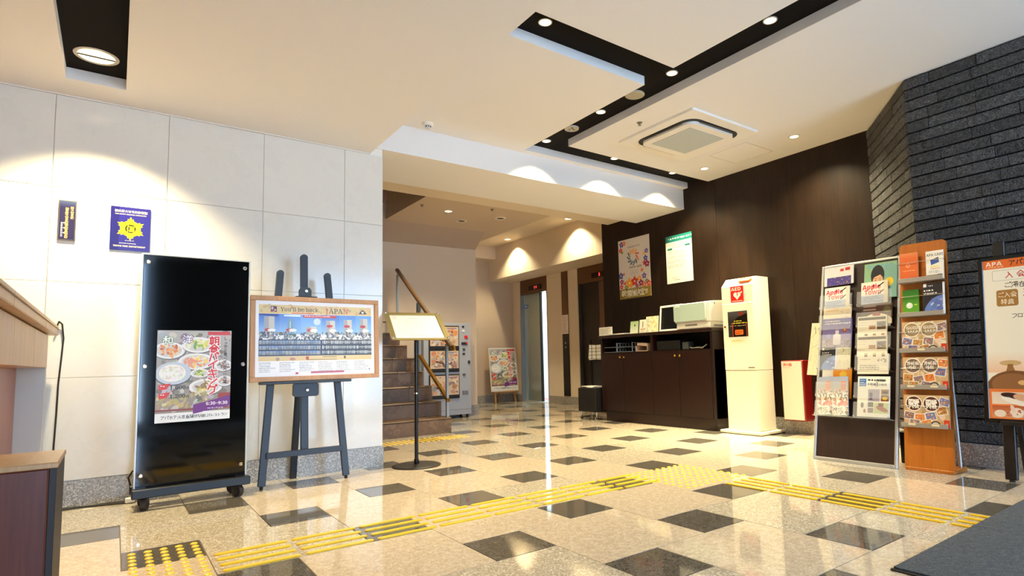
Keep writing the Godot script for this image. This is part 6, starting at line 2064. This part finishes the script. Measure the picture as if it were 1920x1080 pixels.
	func blobs(x: float, y: float, a: float, b: float, cols: Array, count: int, r0: float, r1: float, r: RandomNumberGenerator) -> void:
		for i in count:
			var c: Color = cols[r.randi() % cols.size()]
			var s := r.randf_range(r0, r1)
			ell(clampf(x + r.randf() * a, x + s, x + a - s), clampf(y + r.randf() * b, y + s * 0.6, y + b - s * 0.6), s, s * r.randf_range(0.35, 0.9), c.lerp(Color(r.randf(), r.randf(), r.randf()), 0.08), r.randf() * PI, 10)

	func dish(x: float, y: float, rx: float, ry: float, food: Array, r: RandomNumberGenerator, rim := Color(0.93, 0.92, 0.9)) -> void:
		ell(x + rx * 0.05, y + ry * 0.12, rx * 1.03, ry * 1.03, Color(0.45, 0.42, 0.4))
		ell(x, y, rx, ry, rim)
		ell(x, y, rx * 0.8, ry * 0.78, rim.darkened(0.12))
		for i in 26:
			var a := r.randf() * TAU
			var d := sqrt(r.randf()) * 0.62
			var c: Color = food[r.randi() % food.size()]
			ell(x + cos(a) * d * rx, y + sin(a) * d * ry, rx * r.randf_range(0.1, 0.26), ry * r.randf_range(0.07, 0.2), c.lightened(r.randf() * 0.15), r.randf() * PI, 9)

	func tex() -> ImageTexture:
		for i in (1 if k == 2 else 0):
			im.shrink_x2()
		return ImageTexture.create_from_image(im)


func font(face: String, bold: bool) -> SystemFont:
	var key := face + str(bold)
	if not fonts.has(key):
		var f := SystemFont.new()
		f.font_names = PackedStringArray([face])
		f.font_weight = 700 if bold else 400
		fonts[key] = f
	return fonts[key]

func pic(w: int, h: int, bg: Color, ss := 2) -> Pic:
	return Pic.new(self, w, h, bg, ss)

func printed(p: Pic, rough := 0.45) -> StandardMaterial3D:
	var m := StandardMaterial3D.new()
	m.albedo_texture = p.tex()
	m.roughness = rough
	m.texture_repeat = false
	return m

# ------------------------------------------------------------------ materials
func mat(c: Color, rough := 0.6, metal := 0.0, spec := 0.5) -> StandardMaterial3D:
	var key := "%s %.3f %.2f %.2f" % [c.to_html(), rough, metal, spec]
	if not M.has(key):
		var m := StandardMaterial3D.new()
		m.albedo_color = c
		m.roughness = rough
		m.metallic = metal
		m.metallic_specular = spec
		M[key] = m
	return M[key]

func glow(c: Color, e: float) -> StandardMaterial3D:
	var m := StandardMaterial3D.new()
	m.albedo_color = c
	m.emission_enabled = true
	m.emission = c
	m.emission_energy_multiplier = e
	return m

func tri_tex(img: Image, metres: float, rough: float, tint := Color.WHITE, bump: Image = null, relief := 1.0) -> StandardMaterial3D:
	var m := StandardMaterial3D.new()
	m.albedo_texture = ImageTexture.create_from_image(img)
	m.albedo_color = tint
	m.roughness = rough
	m.uv1_triplanar = true
	m.uv1_world_triplanar = true
	m.uv1_scale = Vector3.ONE / metres
	m.uv1_triplanar_sharpness = 8.0
	if bump:
		m.normal_enabled = true
		m.normal_texture = ImageTexture.create_from_image(bump)
		m.normal_scale = relief
	return m

# polished granite: grains of a few tones, size in pixels
func granite(cols: Array, weights: Array, grain: float, seed_: int, blur := 0.25, side := 384) -> Image:
	var cell := FastNoiseLite.new()
	cell.seed = seed_
	cell.noise_type = FastNoiseLite.TYPE_CELLULAR
	cell.cellular_return_type = FastNoiseLite.RETURN_CELL_VALUE
	cell.frequency = 1.0 / grain
	var soft := FastNoiseLite.new()
	soft.seed = seed_ + 7
	soft.frequency = 1.0 / (grain * 6.0)
	var im := Image.create(side, side, false, Image.FORMAT_RGB8)
	for y in side:
		for x in side:
			var t := cell.get_noise_2d(x, y) * 0.5 + 0.5
			var acc := 0.0
			var c: Color = cols[0]
			for i in cols.size():
				acc += weights[i]
				if t <= acc:
					c = cols[i]
					break
			var s := soft.get_noise_2d(x, y) * blur
			im.set_pixel(x, y, Color(c.r + s, c.g + s, c.b + s))
	return im

# wood: grain running along one axis of the picture (x = across the grain)
func wood(c0: Color, c1: Color, seed_: int, across := 60.0, side := 512) -> Image:
	var a := FastNoiseLite.new()
	a.seed = seed_
	a.frequency = 1.0
	var im := Image.create(side, side, false, Image.FORMAT_RGB8)
	for y in side:
		for x in side:
			var fx := float(x) / side
			var fy := float(y) / side
			var t := a.get_noise_2d(fx * across, fy * 2.0) * 0.6 + a.get_noise_2d(fx * across * 4.0 + 50.0, fy * 6.0) * 0.5 + a.get_noise_2d(fx * 7.0 + 9.0, fy * 1.2) * 0.5
			im.set_pixel(x, y, c0.lerp(c1, clampf(t * 0.8 + 0.5, 0.0, 1.0)))
	return im

func bumps(freq: float, seed_: int, strength: float, side := 256, octaves := 4) -> Image:
	var a := FastNoiseLite.new()
	a.seed = seed_
	a.frequency = freq
	a.fractal_octaves = octaves
	var im := a.get_seamless_image(side, side, false, false, 0.2)
	im.convert(Image.FORMAT_RGBA8)
	im.bump_map_to_normal_map(strength)
	return im
